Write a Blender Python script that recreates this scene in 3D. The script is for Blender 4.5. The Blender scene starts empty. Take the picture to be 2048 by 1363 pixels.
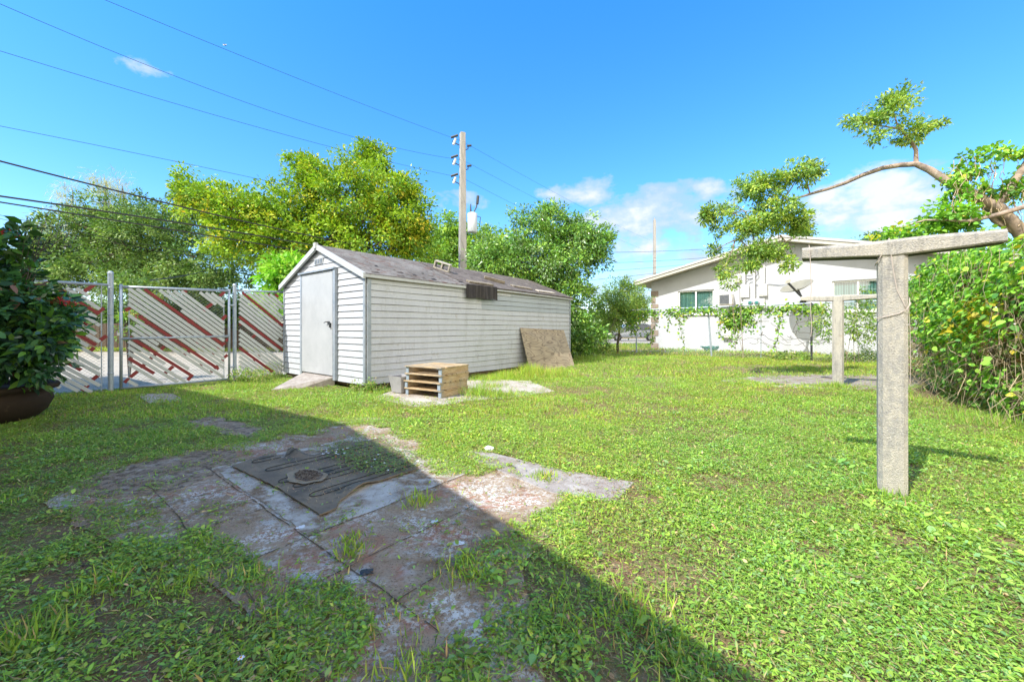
import bpy, math, random
import numpy as np
from mathutils import Vector, Matrix
random.seed(7); rng = np.random.default_rng(7)
SC = bpy.context.scene; COL = SC.collection
F = 807.0; HY = 655.0; EYE = 1.2
E1 = np.array([.6255, .7802]); E2 = np.array([.7802, -.6255])

# ---------- layout helpers: measured bearings -> metres ----------
def G(px, py):                       # a spot on the ground
    Y = F*EYE/(py-HY); return np.array([(px-1024)/F*Y, Y])
def P(px, py, Y):                    # a spot at depth Y
    return Vector(((px-1024)/F*Y, Y, EYE+(HY-py)/F*Y))
def hit(px, O, d):                   # distance along a ground line where bearing px meets it
    k = (px-1024)/F; return (k*O[1]-O[0])/(d[0]-k*d[1])
def zat(py, Y): return EYE+(HY-py)/F*Y
def plane(px, py, O, d):
    t = hit(px, O, d); return t, zat(py, O[1]+d[1]*t)

# ---------- nodes / materials ----------
def nodes(m):
    m.use_nodes = True; nt = m.node_tree; nt.nodes.clear(); return nt
def N(nt, t, **kw):
    n = nt.nodes.new(t)
    for k, v in kw.items():
        if k.startswith('i_'):
            n.inputs[k[2:].replace('_', ' ')].default_value = v
        else: setattr(n, k, v)
    return n
def ramp(nt, src, stops):
    r = N(nt, 'ShaderNodeValToRGB'); e = r.color_ramp.elements
    while len(e) < len(stops): e.new(.5)
    for el, (p, c) in zip(e, stops):
        el.position = p; el.color = (*c, 1) if len(c) == 3 else c
    nt.links.new(src, r.inputs[0]); return r.outputs[0]
def noise(nt, vec, scale, detail=5, rough=.6, mapscale=None):
    if mapscale:
        mp = N(nt, 'ShaderNodeMapping'); mp.inputs['Scale'].default_value = mapscale
        nt.links.new(vec, mp.inputs[0]); vec = mp.outputs[0]
    n = N(nt, 'ShaderNodeTexNoise'); n.inputs['Scale'].default_value = scale
    n.inputs['Detail'].default_value = detail; n.inputs['Roughness'].default_value = rough
    nt.links.new(vec, n.inputs['Vector']); return n.outputs[0]
def mixc(nt, f, a, b, mode='MIX'):
    m = N(nt, 'ShaderNodeMix', data_type='RGBA', blend_type=mode)
    for s, v in ((m.inputs[0], f), (m.inputs[6], a), (m.inputs[7], b)):
        if isinstance(v, (int, float)): s.default_value = v
        elif isinstance(v, tuple): s.default_value = (*v, 1)
        else: nt.links.new(v, s)
    return m.outputs[2]
def pos(nt):
    return N(nt, 'ShaderNodeTexCoord').outputs['Object']
def mat(name, layers, rough=.8, bump=0., bscale=40, metal=0., spec=.3, gen=None):
    """layers: first colour, then (colour, scale, lo, hi, mapscale) overlays"""
    m = bpy.data.materials.new(name); nt = nodes(m)
    out = N(nt, 'ShaderNodeOutputMaterial'); b = N(nt, 'ShaderNodeBsdfPrincipled')
    nt.links.new(b.outputs[0], out.inputs[0])
    v = pos(nt); c = layers[0]
    for L in layers[1:]:
        col, sc, lo, hi = L[:4]; ms = L[4] if len(L) > 4 else None
        f = ramp(nt, noise(nt, v, sc, 6, .65, ms), [(lo, (0,0,0)), (hi, (1,1,1))])
        if len(L) > 5:
            g2 = ramp(nt, noise(nt, v, L[5][0], 4, .6, L[5][3] if len(L[5]) > 3 else None), [(L[5][1], (0,0,0)), (L[5][2], (1,1,1))]); f = mixc(nt, 1., f, g2, 'MULTIPLY')
        c = mixc(nt, f, c, col)
    if isinstance(c, tuple): b.inputs['Base Color'].default_value = (*c, 1)
    else: nt.links.new(c, b.inputs['Base Color'])
    b.inputs['Roughness'].default_value = rough; b.inputs['Metallic'].default_value = metal
    b.inputs['Specular IOR Level'].default_value = spec
    if bump:
        bp = N(nt, 'ShaderNodeBump'); bp.inputs['Strength'].default_value = bump; bp.inputs['Distance'].default_value = .02
        nt.links.new(noise(nt, v, bscale, 8, .7), bp.inputs['Height']); nt.links.new(bp.outputs[0], b.inputs['Normal'])
    return m
def leafmat(name, trans=.35, rough=.45, spec=.35):
    m = bpy.data.materials.new(name); nt = nodes(m)
    out = N(nt, 'ShaderNodeOutputMaterial'); b = N(nt, 'ShaderNodeBsdfPrincipled'); t = N(nt, 'ShaderNodeBsdfTranslucent')
    a = N(nt, 'ShaderNodeVertexColor', layer_name='Col'); mx = N(nt, 'ShaderNodeMixShader'); mx.inputs[0].default_value = trans
    nt.links.new(a.outputs[0], b.inputs['Base Color'])
    nt.links.new(mixc(nt, 1., a.outputs[0], (1.0, 1.0, .35), 'MULTIPLY'), t.inputs[0])
    b.inputs['Roughness'].default_value = rough; b.inputs['Specular IOR Level'].default_value = spec
    nt.links.new(b.outputs[0], mx.inputs[1]); nt.links.new(t.outputs[0], mx.inputs[2]); nt.links.new(mx.outputs[0], out.inputs[0])
    return m
LEAF = leafmat('leaf'); GRASS = leafmat('grass_blade', .4, .5, .3); GLOSSY = leafmat('glossy_leaf', .25, .3, .6)
M = {}
M['siding'] = mat('siding', [(.48,.50,.54), ((.41,.425,.45), 3., .45, .75, (1,1,.25)), ((.35,.355,.36), 9., .55, .8, (1,1,.2)), ((.33,.31,.27), 4., .60, .78), ((.60,.60,.60), 40, .5, .8)], .55, .08, 60)
M['lap_shade'] = mat('painted_lap_shade', [(.07,.07,.075)], .9)  # dark colour painting the shade under each siding lap
M['siding2'] = mat('siding_replacement', [(.36,.40,.43), ((.31,.34,.37), 3., .45, .75, (1,1,.25))], .5, .05, 60)
M['trim'] = mat('galvanised_trim', [(.27,.31,.36), ((.40,.43,.47), 8, .4, .7), ((.2,.2,.2), 25, .6, .8)], .5, .05, 50, .2)
M['white_trim'] = mat('white_trim', [(.46,.475,.475), ((.40,.40,.36), 12, .5, .75)], .5, .05, 50)
M['door'] = mat('door_paint', [(.38,.39,.405), ((.45,.46,.47), 2.5, .35, .7), ((.30,.305,.31), 9, .6, .85)], .45, .03, 30)
M['shingle'] = mat('worn_shingle', [(.125,.115,.105), ((.21,.198,.185), 1.8, .38, .62, (1,1,1)), ((.07,.055,.048), 9, .50, .62, None, (2., .4, .6)), ((.28,.27,.265), 70, .55, .7), ((.14,.085,.07), 5, .54, .66), ((.06,.05,.045), 24, .60, .68)], .95, .5, 60)
M['tarpaper'] = mat('tar_paper', [(.10,.084,.076), ((.165,.145,.132), 2.5, .4, .65), ((.055,.043,.04), 9, .5, .68), ((.19,.165,.15), 80, .58, .72)], .95, .4, 80)
M['tarblack'] = mat('tar_flap', [(.035,.03,.03), ((.10,.09,.085), 5, .45, .8, (3,3,.3))], .8, .2, 30)
M['oldwood'] = mat('weathered_wood', [(.27,.23,.17), ((.13,.11,.085), 6, .4, .65, (1,1,4)), ((.38,.34,.28), 20, .5, .8)], .9, .3, 50)
M['palewood'] = mat('pale_board', [(.50,.45,.38), ((.30,.27,.22), 10, .45, .75)], .85, .2, 50)
M['pallet'] = mat('pallet_wood', [(.42,.29,.155), ((.52,.40,.25), 5, .4, .6, (1,1,5)), ((.24,.165,.09), 12, .52, .7, (1,1,6)), ((.30,.26,.2), 3, .5, .65)], .8, .15, 60)
M['palletgrey'] = mat('pallet_stringer_end', [(.30,.36,.42), ((.20,.24,.29), 20, .4, .7)], .85, .1, 60)
M['underwood'] = mat('floor_joist', [(.10,.075,.05), ((.18,.12,.07), 8, .4, .7)], .9)
M['concrete'] = mat('old_concrete', [(.50,.46,.385), ((.34,.325,.30), 30, .36, .60, (1,1,.7), (2.2, .36, .54, (1,1,.5))), ((.27,.255,.235), 110, .50, .66, None, (5, .35, .6)), ((.58,.55,.49), 60, .56, .74), ((.20,.195,.18), 9, .50, .72, (2.2,2.2,.3), (1.5, .45, .6, (1,1,.6))), ((.36,.27,.17), 3, .60, .75)], .95, .8, 90)
M['mould_shade'] = mat('mould_and_painted_shade', [(.035,.037,.025), ((.09,.085,.06), 18, .45, .7), ((.3,.28,.25), 60, .66, .75)], .95, .5, 70)  # crossbar underside: mostly shade put into the colour, plus some mould
M['slabc'] = mat('slab_concrete', [(.46,.42,.36), ((.33,.28,.22), 2.5, .42, .65), ((.24,.19,.14), 9, .55, .75), ((.58,.55,.50), 30, .5, .75)], .95, .35, 60)
M['plank'] = mat('grey_strip_concrete', [(.32,.28,.25), ((.45,.42,.38), 5, .45, .7), ((.19,.15,.12), 12, .5, .75), ((.55,.53,.5), 60, .58, .75)], .95, .4, 60)
M['dirtyslab'] = mat('dirt_covered_slab', [(.32,.24,.165), ((.46,.40,.33), 7, .48, .62, None, (2., .45, .55)), ((.12,.085,.055), 16, .46, .62), ((.5,.47,.42), 60, .60, .70)], .95, .5, 70)
M['backslab'] = mat('dirty_slab', [(.36,.31,.25), ((.22,.16,.11), 3.5, .44, .56, (.6,2.5,1)), ((.50,.47,.42), 5, .52, .62, (.5,3,1)), ((.15,.10,.07), 30, .54, .66)], .95, .5, 60)
M['pad'] = mat('pale_concrete_pad', [(.52,.48,.41), ((.60,.57,.51), 14, .45, .7), ((.24,.165,.10), 9, .40, .56, None, (1.8, .40, .52)), ((.58,.56,.53), 70, .56, .68), ((.19,.135,.09), 60, .55, .64, None, (3., .45, .6))], .95, .5, 80)
M['paver'] = mat('painted_paving', [(.40,.30,.205), ((.42,.20,.13), 14, .42, .56, (1,1,1), (1.7, .49, .56)), ((.70,.67,.61), 42, .48, .55, None, (2.3, .44, .58)), ((.25,.16,.085), 11, .42, .60, None, (1.9, .46, .58)), ((.55,.54,.51), 9, .50, .60, None, (1.3, .52, .60)), ((.21,.14,.085), 80, .54, .64), ((.24,.155,.085), 2.6, .60, .70)], .95, .6, 90)
M['galv'] = mat('galvanised_steel', [(.33,.39,.45), ((.45,.50,.55), 15, .4, .7), ((.24,.27,.30), 40, .55, .8)], .45, .05, 50, .35)
M['wire'] = mat('chain_wire', [(.42,.43,.42), ((.2,.2,.19), 30, .5, .7)], .5, 0, 10, .4)
M['slatw'] = mat('white_slat', [(.50,.53,.53), ((.45,.47,.45), 12, .45, .75), ((.3,.3,.28), 40, .6, .8)], .5)
M['slatr'] = mat('red_slat', [(.24,.035,.035), ((.16,.02,.025), 12, .45, .75)], .5)
M['stucco'] = mat('white_stucco', [(.49,.505,.535), ((.42,.43,.445), 1.2, .45, .75), ((.40,.38,.34), 30, .62, .85)], .9, .25, 90)
M['cream'] = mat('cream_stucco', [(.50,.47,.38)], .9, .1, 60)
M['soffit'] = mat('roof_edge', [(.48,.46,.41), ((.42,.38,.32), 9, .5, .75)], .7, .1, 30)
M['roofwhite'] = mat('white_roof', [(.50,.50,.48), ((.5,.49,.46), 7, .5, .75)], .8, .2, 40)
M['quoin'] = mat('brown_quoin', [(.24,.19,.155), ((.33,.27,.22), 9, .4, .7)], .9, .3, 60)
M['winframe'] = mat('window_frame_white', [(.8,.8,.78)], .4)
M['blind'] = mat('vertical_blinds', [(.20,.35,.34), ((.10,.2,.2), 12, .45, .6, (1,1,.01))], .6)
M['dark'] = mat('dark_interior', [(.02,.022,.025)], .6)
M['soil'] = mat('soil', [(.27,.175,.095), ((.18,.105,.055), 7, .42, .62), ((.33,.26,.16), 24, .5, .66), ((.15,.19,.05), 3., .40, .58, None, (30, .35, .6)), ((.40,.31,.2), 120, .54, .66), ((.08,.05,.03), 70, .56, .66)], .98, .8, 60)
M['asphalt'] = mat('pale_road', [(.40,.36,.30), ((.30,.27,.22), .8, .4, .7), ((.46,.42,.37), 12, .45, .75)], .95, .2, 40)
M['utilbox'] = mat('utility_box', [(.68,.67,.63), ((.5,.48,.42), 8, .5, .8)], .5)
M['conduit'] = mat('conduit', [(.55,.54,.52)], .5)
M['acdark'] = mat('grille_dark', [(.10,.11,.13)], .6)
M['dish'] = mat('dish_shell', [(.27,.26,.21), ((.22,.21,.165), 6, .4, .7)], .4)
M['darkmetal'] = mat('dark_metal', [(.06,.065,.07)], .5, 0, 10, .3)
M['cable'] = mat('cable', [(.02,.02,.025)], .5)
M['hose'] = mat('green_hose', [(.04,.20,.17)], .4)
M['pole'] = mat('pole_concrete', [(.36,.345,.32), ((.25,.24,.225), 6, .45, .7, (1,1,.2)), ((.52,.49,.44), 30, .5, .8)], .9, .2, 40)
M['transformer'] = mat('transformer_grey', [(.50,.54,.57)], .4)
M['porcelain'] = mat('porcelain', [(.6,.6,.6)], .3)
M['bark'] = mat('smooth_bark', [(.34,.26,.20), ((.15,.12,.10), 7, .45, .65), ((.50,.43,.36), 18, .55, .75)], .8, .3, 30)
M['darkbark'] = mat('dark_bark', [(.10,.08,.06), ((.18,.15,.12), 12, .4, .7)], .9, .4, 30)
M['deadvine'] = mat('dead_vine', [(.58,.45,.29), ((.36,.26,.16), 5, .4, .7)], .9)
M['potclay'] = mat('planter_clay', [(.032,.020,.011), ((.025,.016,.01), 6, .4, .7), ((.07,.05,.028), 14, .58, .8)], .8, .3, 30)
M['potsoil'] = mat('potting_soil', [(.04,.028,.02)], .95, .5, 40)
M['rubber'] = mat('rubber_mat', [(.25,.195,.13), ((.16,.13,.095), 3.5, .42, .62), ((.13,.105,.07), 20, .52, .75), ((.035,.05,.048), 2.2, .56, .7)], .85, .35, 120)
M['groove'] = mat('mat_groove', [(.04,.038,.032)], .8)
M['foamring'] = mat('exposed_backing', [(.34,.27,.18), ((.22,.17,.11), 14, .45, .7)], .9, .4, 80)
M['gravel'] = mat('crumbled_gravel', [(.27,.23,.18), ((.08,.06,.05), 60, .42, .56), ((.38,.34,.28), 80, .58, .68)], .95, .8, 140)
M['flake'] = mat('white_flake', [(.75,.75,.74)], .8, .3, 60)
M['flower'] = mat('white_petal', [(.8,.8,.8)], .6)
M['yolk'] = mat('flower_centre', [(.7,.35,.02)], .6)
M['redflower'] = mat('red_blossom', [(.42,.015,.02)], .6)
M['yellowflower'] = mat('yellow_blossom', [(.75,.50,.10)], .6)
M['twine'] = mat('twine', [(.45,.38,.33)], .8)
M['carpaint'] = mat('silver_paint', [(.33,.35,.37)], .25, 0, 10, .5)
M['glass'] = mat('car_glass', [(.02,.03,.045)], .08, spec=.8)
M['tyre'] = mat('tyre', [(.02,.02,.02)], .85)
M['rim'] = mat('wheel_rim', [(.35,.35,.36)], .35, 0, 10, .8)
M['fencewood'] = mat('brown_board_fence', [(.085,.06,.045), ((.14,.11,.08), 6, .4, .7, (3,3,.2))], .9, .3, 40)
M['bin'] = mat('grey_plastic', [(.33,.32,.32), ((.25,.24,.24), 7, .4, .7)], .6, .05)
M['white'] = mat('plain_white', [(.8,.8,.8)], .5)
# window glass
def glassmat():
    m = bpy.data.materials.new('window_glass'); nt = nodes(m); out = N(nt, 'ShaderNodeOutputMaterial')
    g = N(nt, 'ShaderNodeBsdfGlossy'); g.inputs['Roughness'].default_value = .03; t = N(nt, 'ShaderNodeBsdfTransparent'); t.inputs[0].default_value = (.75,.88,.86,1)
    mx = N(nt, 'ShaderNodeMixShader'); mx.inputs[0].default_value = .25
    nt.links.new(t.outputs[0], mx.inputs[1]); nt.links.new(g.outputs[0], mx.inputs[2]); nt.links.new(mx.outputs[0], out.inputs[0]); return m
M['winglass'] = glassmat()
# plywood with flowing grain
def plymat():
    m = bpy.data.materials.new('plywood'); nt = nodes(m); out = N(nt, 'ShaderNodeOutputMaterial'); b = N(nt, 'ShaderNodeBsdfPrincipled')
    v = N(nt, 'ShaderNodeTexCoord').outputs['UV']; mp = N(nt, 'ShaderNodeMapping'); mp.inputs['Scale'].default_value = (1.1, 3.4, 1); nt.links.new(v, mp.inputs[0])
    n = noise(nt, mp.outputs[0], .9, 2, .5)
    mu = N(nt, 'ShaderNodeMath', operation='MULTIPLY'); mu.inputs[1].default_value = 75; nt.links.new(n, mu.inputs[0])
    s = N(nt, 'ShaderNodeMath', operation='SINE'); nt.links.new(mu.outputs[0], s.inputs[0])
    g = ramp(nt, s.outputs[0], [(.0, (.42,.34,.23)), (.7, (.36,.285,.19)), (.97, (.22,.165,.11))])
    st = ramp(nt, noise(nt, v, 3, 6, .6), [(.4, (0,0,0)), (.7, (1,1,1))])
    c = mixc(nt, st, g, mixc(nt, .55, g, (.24,.20,.15))); nt.links.new(c, b.inputs['Base Color']); b.inputs['Roughness'].default_value = .85
    nt.links.new(b.outputs[0], out.inputs[0]); return m
M['ply'] = plymat()

# ---------- mesh builder ----------
class MB:
    def __init__(s): s.v = []; s.f = []; s.m = []; s.mats = []
    def mi(s, m):
        if m not in s.mats: s.mats.append(m)
        return s.mats.index(m)
    def poly(s, pts, m):
        b = len(s.v); s.v += [tuple(p) for p in pts]; s.f.append(tuple(range(b, b+len(pts)))); s.m.append(s.mi(m))
    def faces(s, pts, fs, m):
        b = len(s.v); s.v += [tuple(p) for p in pts]; k = s.mi(m)
        for f in fs: s.f.append(tuple(b+i for i in f)); s.m.append(k)
    def hexa(s, p, m):  # 8 pts: bottom 4, top 4
        s.faces(p, [(3,2,1,0),(4,5,6,7),(0,1,5,4),(1,2,6,5),(2,3,7,6),(3,0,4,7)], m)
    def box(s, c, ax, ay, az, m):  # centre and three half-axis vectors
        c = Vector(c); ax = Vector(ax); ay = Vector(ay); az = Vector(az)
        s.hexa([c+sx*ax+sy*ay+sz*az for sz in (-1,1) for sx, sy in ((-1,-1),(1,-1),(1,1),(-1,1))], m)
    def tube(s, pts, r, m, n=6, cap=True):
        pts = [Vector(p) for p in pts]; k = len(pts)
        if not hasattr(r, '__len__'): r = [r]*k
        ring = []; up = None
        for i, p in enumerate(pts):
            d = (pts[min(i+1, k-1)]-pts[max(i-1, 0)]); d = d.normalized() if d.length > 1e-9 else Vector((0,0,1))
            if up is None: up = d.orthogonal().normalized()
            else:
                up = (up-d*up.dot(d)); up = up.normalized() if up.length > 1e-6 else d.orthogonal().normalized()
            w = d.cross(up)
            ring.append([p+(up*math.cos(a)+w*math.sin(a))*r[i] for a in [2*math.pi*j/n for j in range(n)]])
        V = [q for g in ring for q in g]; fs = []
        for i in range(k-1):
            for j in range(n):
                fs.append((i*n+j, i*n+(j+1) % n, (i+1)*n+(j+1) % n, (i+1)*n+j))
        if cap: fs.append(tuple(range(n))[::-1]); fs.append(tuple((k-1)*n+j for j in range(n)))
        s.faces(V, fs, m)
    def lathe(s, c, prof, m, n=24, M3=None):  # prof: (r,z)
        c = Vector(c); V = []
        for r, z in prof:
            for j in range(n):
                a = 2*math.pi*j/n; q = Vector((r*math.cos(a), r*math.sin(a), z)); q = M3 @ q if M3 else q; V.append(c+q)
        fs = [(i*n+j, i*n+(j+1) % n, (i+1)*n+(j+1) % n, (i+1)*n+j) for i in range(len(prof)-1) for j in range(n)]
        s.faces(V, fs, m)
    def build(s, name, parent=None, smooth=False, bevel=0):
        me = bpy.data.meshes.new(name); me.from_pydata(s.v, [], s.f)
        for m in s.mats: me.materials.append(M[m] if isinstance(m, str) else m)
        me.polygons.foreach_set('material_index', s.m)
        if smooth: me.polygons.foreach_set('use_smooth', [True]*len(s.f))
        me.update(); o = bpy.data.objects.new(name, me); COL.objects.link(o)
        if parent: put_under(o, parent)
        if bevel:
            b = o.modifiers.new('edge', 'BEVEL'); b.width = bevel; b.segments = 2; b.limit_method = 'ANGLE'
        return o
def put_under(o, parent):
    o.parent = parent; o.matrix_parent_inverse = Matrix.Translation(parent.location).inverted()
def empty(name, loc, label, cat, group=None):
    o = bpy.data.objects.new(name, None); o.empty_display_size = .2; o.location = Vector(loc); COL.objects.link(o)
    return tag(o, label, cat, group)
def tag(o, label=None, cat=None, group=None, kind=None):
    if label: o['label'] = label
    if cat: o['category'] = cat
    if group: o['group'] = group
    if kind: o['kind'] = kind
    return o
def v3(xy, z=0.): return Vector((float(xy[0]), float(xy[1]), float(z)))
X1 = v3(E1); X2 = v3(E2); UP = Vector((0,0,1))

# ---------- leaves ----------
def unit(a): return a/np.maximum(np.linalg.norm(a, axis=1, keepdims=True), 1e-9)
def leafobj(name, Pn, D, Nn, L, W, col, m, parent=None, hexa=False, curl=.12):
    n = len(Pn); D = unit(D); S = unit(np.cross(Nn, D)); Nn = np.cross(D, S)
    L = np.broadcast_to(L, n)[:, None]; W = np.broadcast_to(W, n)[:, None]
    if hexa:
        prm = [(0, 0, 0), (.28, .42, .10), (.62, .40, .10), (1, 0, -1), (.62, -.40, .10), (.28, -.42, .10)]
    else: prm = [(0, 0, 0), (.45, .5, .12), (1, 0, -1), (.45, -.5, .12)]
    V = []
    for a, b, c in prm:
        V.append(Pn + D*L*a + S*W*b + (Nn*W*c if c >= 0 else -Nn*L*curl))
    k = len(prm); V = np.stack(V, 1).reshape(-1, 3)
    me = bpy.data.meshes.new(name); me.vertices.add(n*k); me.vertices.foreach_set('co', V.astype(np.float32).ravel())
    me.loops.add(n*k); me.loops.foreach_set('vertex_index', np.arange(n*k, dtype=np.int32))
    me.polygons.add(n); me.polygons.foreach_set('loop_start', np.arange(0, n*k, k, dtype=np.int32))
    me.update(calc_edges=True)
    a = me.color_attributes.new('Col', 'FLOAT_COLOR', 'POINT')
    c4 = np.ones((n, 4), np.float32); c4[:, :3] = col; a.data.foreach_set('color', np.repeat(c4, k, 0).ravel())
    me.materials.append(m); o = bpy.data.objects.new(name, me); COL.objects.link(o)
    if parent: put_under(o, parent)
    return o
PG = np.array([2.25, 2.0, 1.95])      # overall leaf lightness
def pal(n, cols, w=None, jit=.18, idx=None):
    cols = np.array(cols, float); w = None if w is None else np.array(w)/sum(w)
    i = rng.choice(len(cols), n, p=w) if idx is None else idx
    c = cols[i]; return np.clip(c*PG*(1+rng.normal(0, jit, (n, 1)))*(1+rng.normal(0, .06, (n, 3))), .003, .8)

# value noise on the ground
_tab = rng.random((256, 256))
def vn(x, y, s):
    x = np.asarray(x)*s+1000.3; y = np.asarray(y)*s+1000.7; xi = np.floor(x).astype(int); yi = np.floor(y).astype(int); fx = x-xi; fy = y-yi
    fx = fx*fx*(3-2*fx); fy = fy*fy*(3-2*fy); g = lambda a, b: _tab[a % 256, b % 256]
    return (g(xi, yi)*(1-fx)+g(xi+1, yi)*fx)*(1-fy)+(g(xi, yi+1)*(1-fx)+g(xi+1, yi+1)*fx)*fy
def fbm(x, y, s): return (vn(x, y, s)+.5*vn(x, y, s*2.1)+.25*vn(x, y, s*4.3))/1.75
def inpoly(x, y, poly):
    x = np.asarray(x); y = np.asarray(y); r = np.zeros(x.shape, bool); n = len(poly)
    for i in range(n):
        x1, y1 = poly[i]; x2, y2 = poly[(i+1) % n]
        c = ((y1 > y) != (y2 > y)) & (x < (x2-x1)*(y-y1)/((y2-y1) if y2 != y1 else 1e-9)+x1); r ^= c
    return r

# ---------- camera, sun, sky ----------
cam = bpy.data.cameras.new('camera'); co = bpy.data.objects.new('camera', cam); COL.objects.link(co)
co.location = (0, 0, EYE); co.rotation_euler = (math.pi/2, 0, 0); cam.sensor_width = 36; cam.lens = 36*F/2048
cam.shift_y = -(681.5-HY)/2048; cam.clip_end = 3000; cam.clip_start = .05; SC.camera = co
SUNV = Vector((.68, .571, -1)).normalized()
sl = bpy.data.lights.new('sun', 'SUN'); sl.energy = 3.3; sl.angle = math.radians(.5); sl.color = (1, .965, .90)
so = bpy.data.objects.new('sun', sl); COL.objects.link(so); so.rotation_euler = SUNV.to_track_quat('-Z', 'Y').to_euler(); so.location = (0, 0, 30)
SC.view_settings.view_transform = 'Standard'; SC.view_settings.look = 'None'; SC.view_settings.gamma = 1; SC.view_settings.exposure = 1.08
W = bpy.data.worlds.new('World'); SC.world = W; W.use_nodes = True; nt = W.node_tree; nt.nodes.clear()
wo = N(nt, 'ShaderNodeOutputWorld'); bg = N(nt, 'ShaderNodeBackground'); bg.inputs[1].default_value = .15; nt.links.new(bg.outputs[0], wo.inputs[0])
sky = N(nt, 'ShaderNodeTexSky', sky_type='NISHITA', sun_disc=False); elev = math.asin(-SUNV.z)
sky.sun_elevation = elev; sky.sun_rotation = math.atan2(-SUNV.x, -SUNV.y); sky.ozone_density = 4.0; sky.dust_density = .3; sky.air_density = 1.0
tc = N(nt, 'ShaderNodeTexCoord'); sep = N(nt, 'ShaderNodeSeparateXYZ'); nt.links.new(tc.outputs['Generated'], sep.inputs[0])
def mth(op, a, b=None, c=None, clamp=False):
    m = N(nt, 'ShaderNodeMath', operation=op, use_clamp=clamp)
    for i, v in enumerate((a, b, c)):
        if v is None: continue
        if isinstance(v, (int, float)): m.inputs[i].default_value = v
        else: nt.links.new(v, m.inputs[i])
    return m.outputs[0]
az = mth('ARCTAN2', sep.outputs[0], sep.outputs[1]); el = mth('ARCSINE', sep.outputs[2])
def ae(px, py):
    k = (px-1024)/F; a = math.atan(k); return a, math.atan((HY-py)/F*math.cos(a))
clouds = [(1320,420,125,44,1.0),(1165,385,75,26,.85),(1240,450,130,38,.9),(1410,385,36,24,.85),(1745,395,175,60,1.0),(1690,440,140,45,1.0),(1840,360,90,34,.95),(1560,500,260,36,.8),(1180,490,220,40,.7),(1290,400,70,30,1.),(1370,430,60,34,1.),(1790,370,90,34,1.),(1700,400,60,30,.95),
          (1500,560,420,40,.75),(275,131,62,14,.24),(60,545,200,60,.8),(40,480,90,40,.7),(1950,520,160,60,.7),(905,400,70,18,.55)]
back = [(math.pi, .35, 1.3, .5, 1.1), (-math.pi, .35, 1.3, .5, 1.1), (2.3, .6, .7, .4, 1.), (-2.4, .5, .7, .35, 1.), (1.6, .25, .4, .2, .9)]  # unseen cloud bank behind the viewer, added to brighten and warm the shade
comb = N(nt, 'ShaderNodeCombineXYZ'); nt.links.new(mth('MULTIPLY', az, 1.), comb.inputs[0]); nt.links.new(mth('MULTIPLY', el, 1.6), comb.inputs[1])
n1 = noise(nt, comb.outputs[0], 11, 10, .58); n2 = noise(nt, comb.outputs[0], 3.2, 4, .5)
body = None
cl_ = []
for px, py, rx, ry, st in clouds:
    a, e = ae(px, py); cl_.append((a, e, rx/F*math.cos(a)**2, ry/F*math.cos(a), st))
bkm = None
for a, e, ra, re, st in cl_+back:
    d = mth('ADD', mth('POWER', mth('DIVIDE', mth('SUBTRACT', az, a), ra), 2), mth('POWER', mth('DIVIDE', mth('SUBTRACT', el, e), re), 2))
    mk = mth('MULTIPLY', mth('SUBTRACT', 1.3, d, clamp=False), st)
    mk = mth('MAXIMUM', mk, -1.)
    if (a, e, ra, re, st) in back:
        bkm = mk if bkm is None else mth('MAXIMUM', bkm, mk); continue
    body = mk if body is None else mth('MAXIMUM', body, mk)
dens = mth('ADD', mth('MULTIPLY', body, .62), mth('MULTIPLY', mth('SUBTRACT', n1, .5), 3.0))
alpha = ramp(nt, dens, [(.10, (0,0,0)), (.38, (.7,.7,.7)), (.75, (1,1,1))])
shade = ramp(nt, mth('ADD', mth('MULTIPLY', dens, .6), mth('MULTIPLY', mth('SUBTRACT', n2, .5), 1.8)), [(.10, (1.75,2.4,3.1)), (.34, (2.3,2.75,3.2)), (.56, (3.35,3.4,3.4))])
wisp = ramp(nt, noise(nt, comb.outputs[0], 5, 6, .6, (1, 3, 1)), [(.55, (0,0,0)), (.8, (.25,.25,.25))])
skyc = N(nt, 'ShaderNodeHueSaturation'); skyc.inputs['Saturation'].default_value = 1.15; skyc.inputs['Value'].default_value = 1.0
nt.links.new(sky.outputs[0], skyc.inputs['Color'])
tgr = ramp(nt, sep.outputs[2], [(.0, (1.0,.95,1.0)), (.12, (.84,.95,1.05)), (.30, (.62,.96,1.12)), (.62, (.43,1.04,1.28))])
tint = mixc(nt, 1., skyc.outputs[0], tgr, 'MULTIPLY')
ca = N(nt, 'ShaderNodeMath', operation='MULTIPLY'); ca.inputs[1].default_value = .9; nt.links.new(alpha, ca.inputs[0])
bkf = ramp(nt, mth('ADD', bkm, mth('MULTIPLY', mth('SUBTRACT', n2, .5), 1.)), [(.0, (0,0,0)), (.5, (1,1,1))])
nt.links.new(mixc(nt, bkf, mixc(nt, ca.outputs[0], tint, shade), (8.2, 7.6, 6.5)), bg.inputs[0])

# ---------- ground ----------
FO = np.array([-7.46, 7.5])                         # fence line origin, runs along E1
SA = np.array([-2.74, 7.58])                        # shed near corner
SW, SL = 3.57, 7.45
g = MB(); g.poly([(-400,-150,0),(500,-150,0),(500,700,0),(-400,700,0)], 'soil'); tag(g.build('ground'), kind='structure')
# road beyond the gate
a = FO-E1*9-E2*.45; b = FO+E1*9-E2*.45
r = MB(); r.poly([v3(p, .008) for p in [a, b, (-1.5, 19.6), (-40, 20.4), (-40, 2)]], 'asphalt'); tag(r.build('road'), kind='structure')
pth = MB(); pth.poly([(5.2,20.3,.008),(14,20.3,.008),(14,20.9,.008),(5.2,20.9,.008)], 'slabc'); tag(pth.build('footpath'), kind='structure')
pth = MB(); pth.poly([(4,29.5,.008),(40,29.5,.008),(40,44,.008),(4,44,.008)], 'asphalt'); tag(pth.build('street'), kind='structure')

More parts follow.
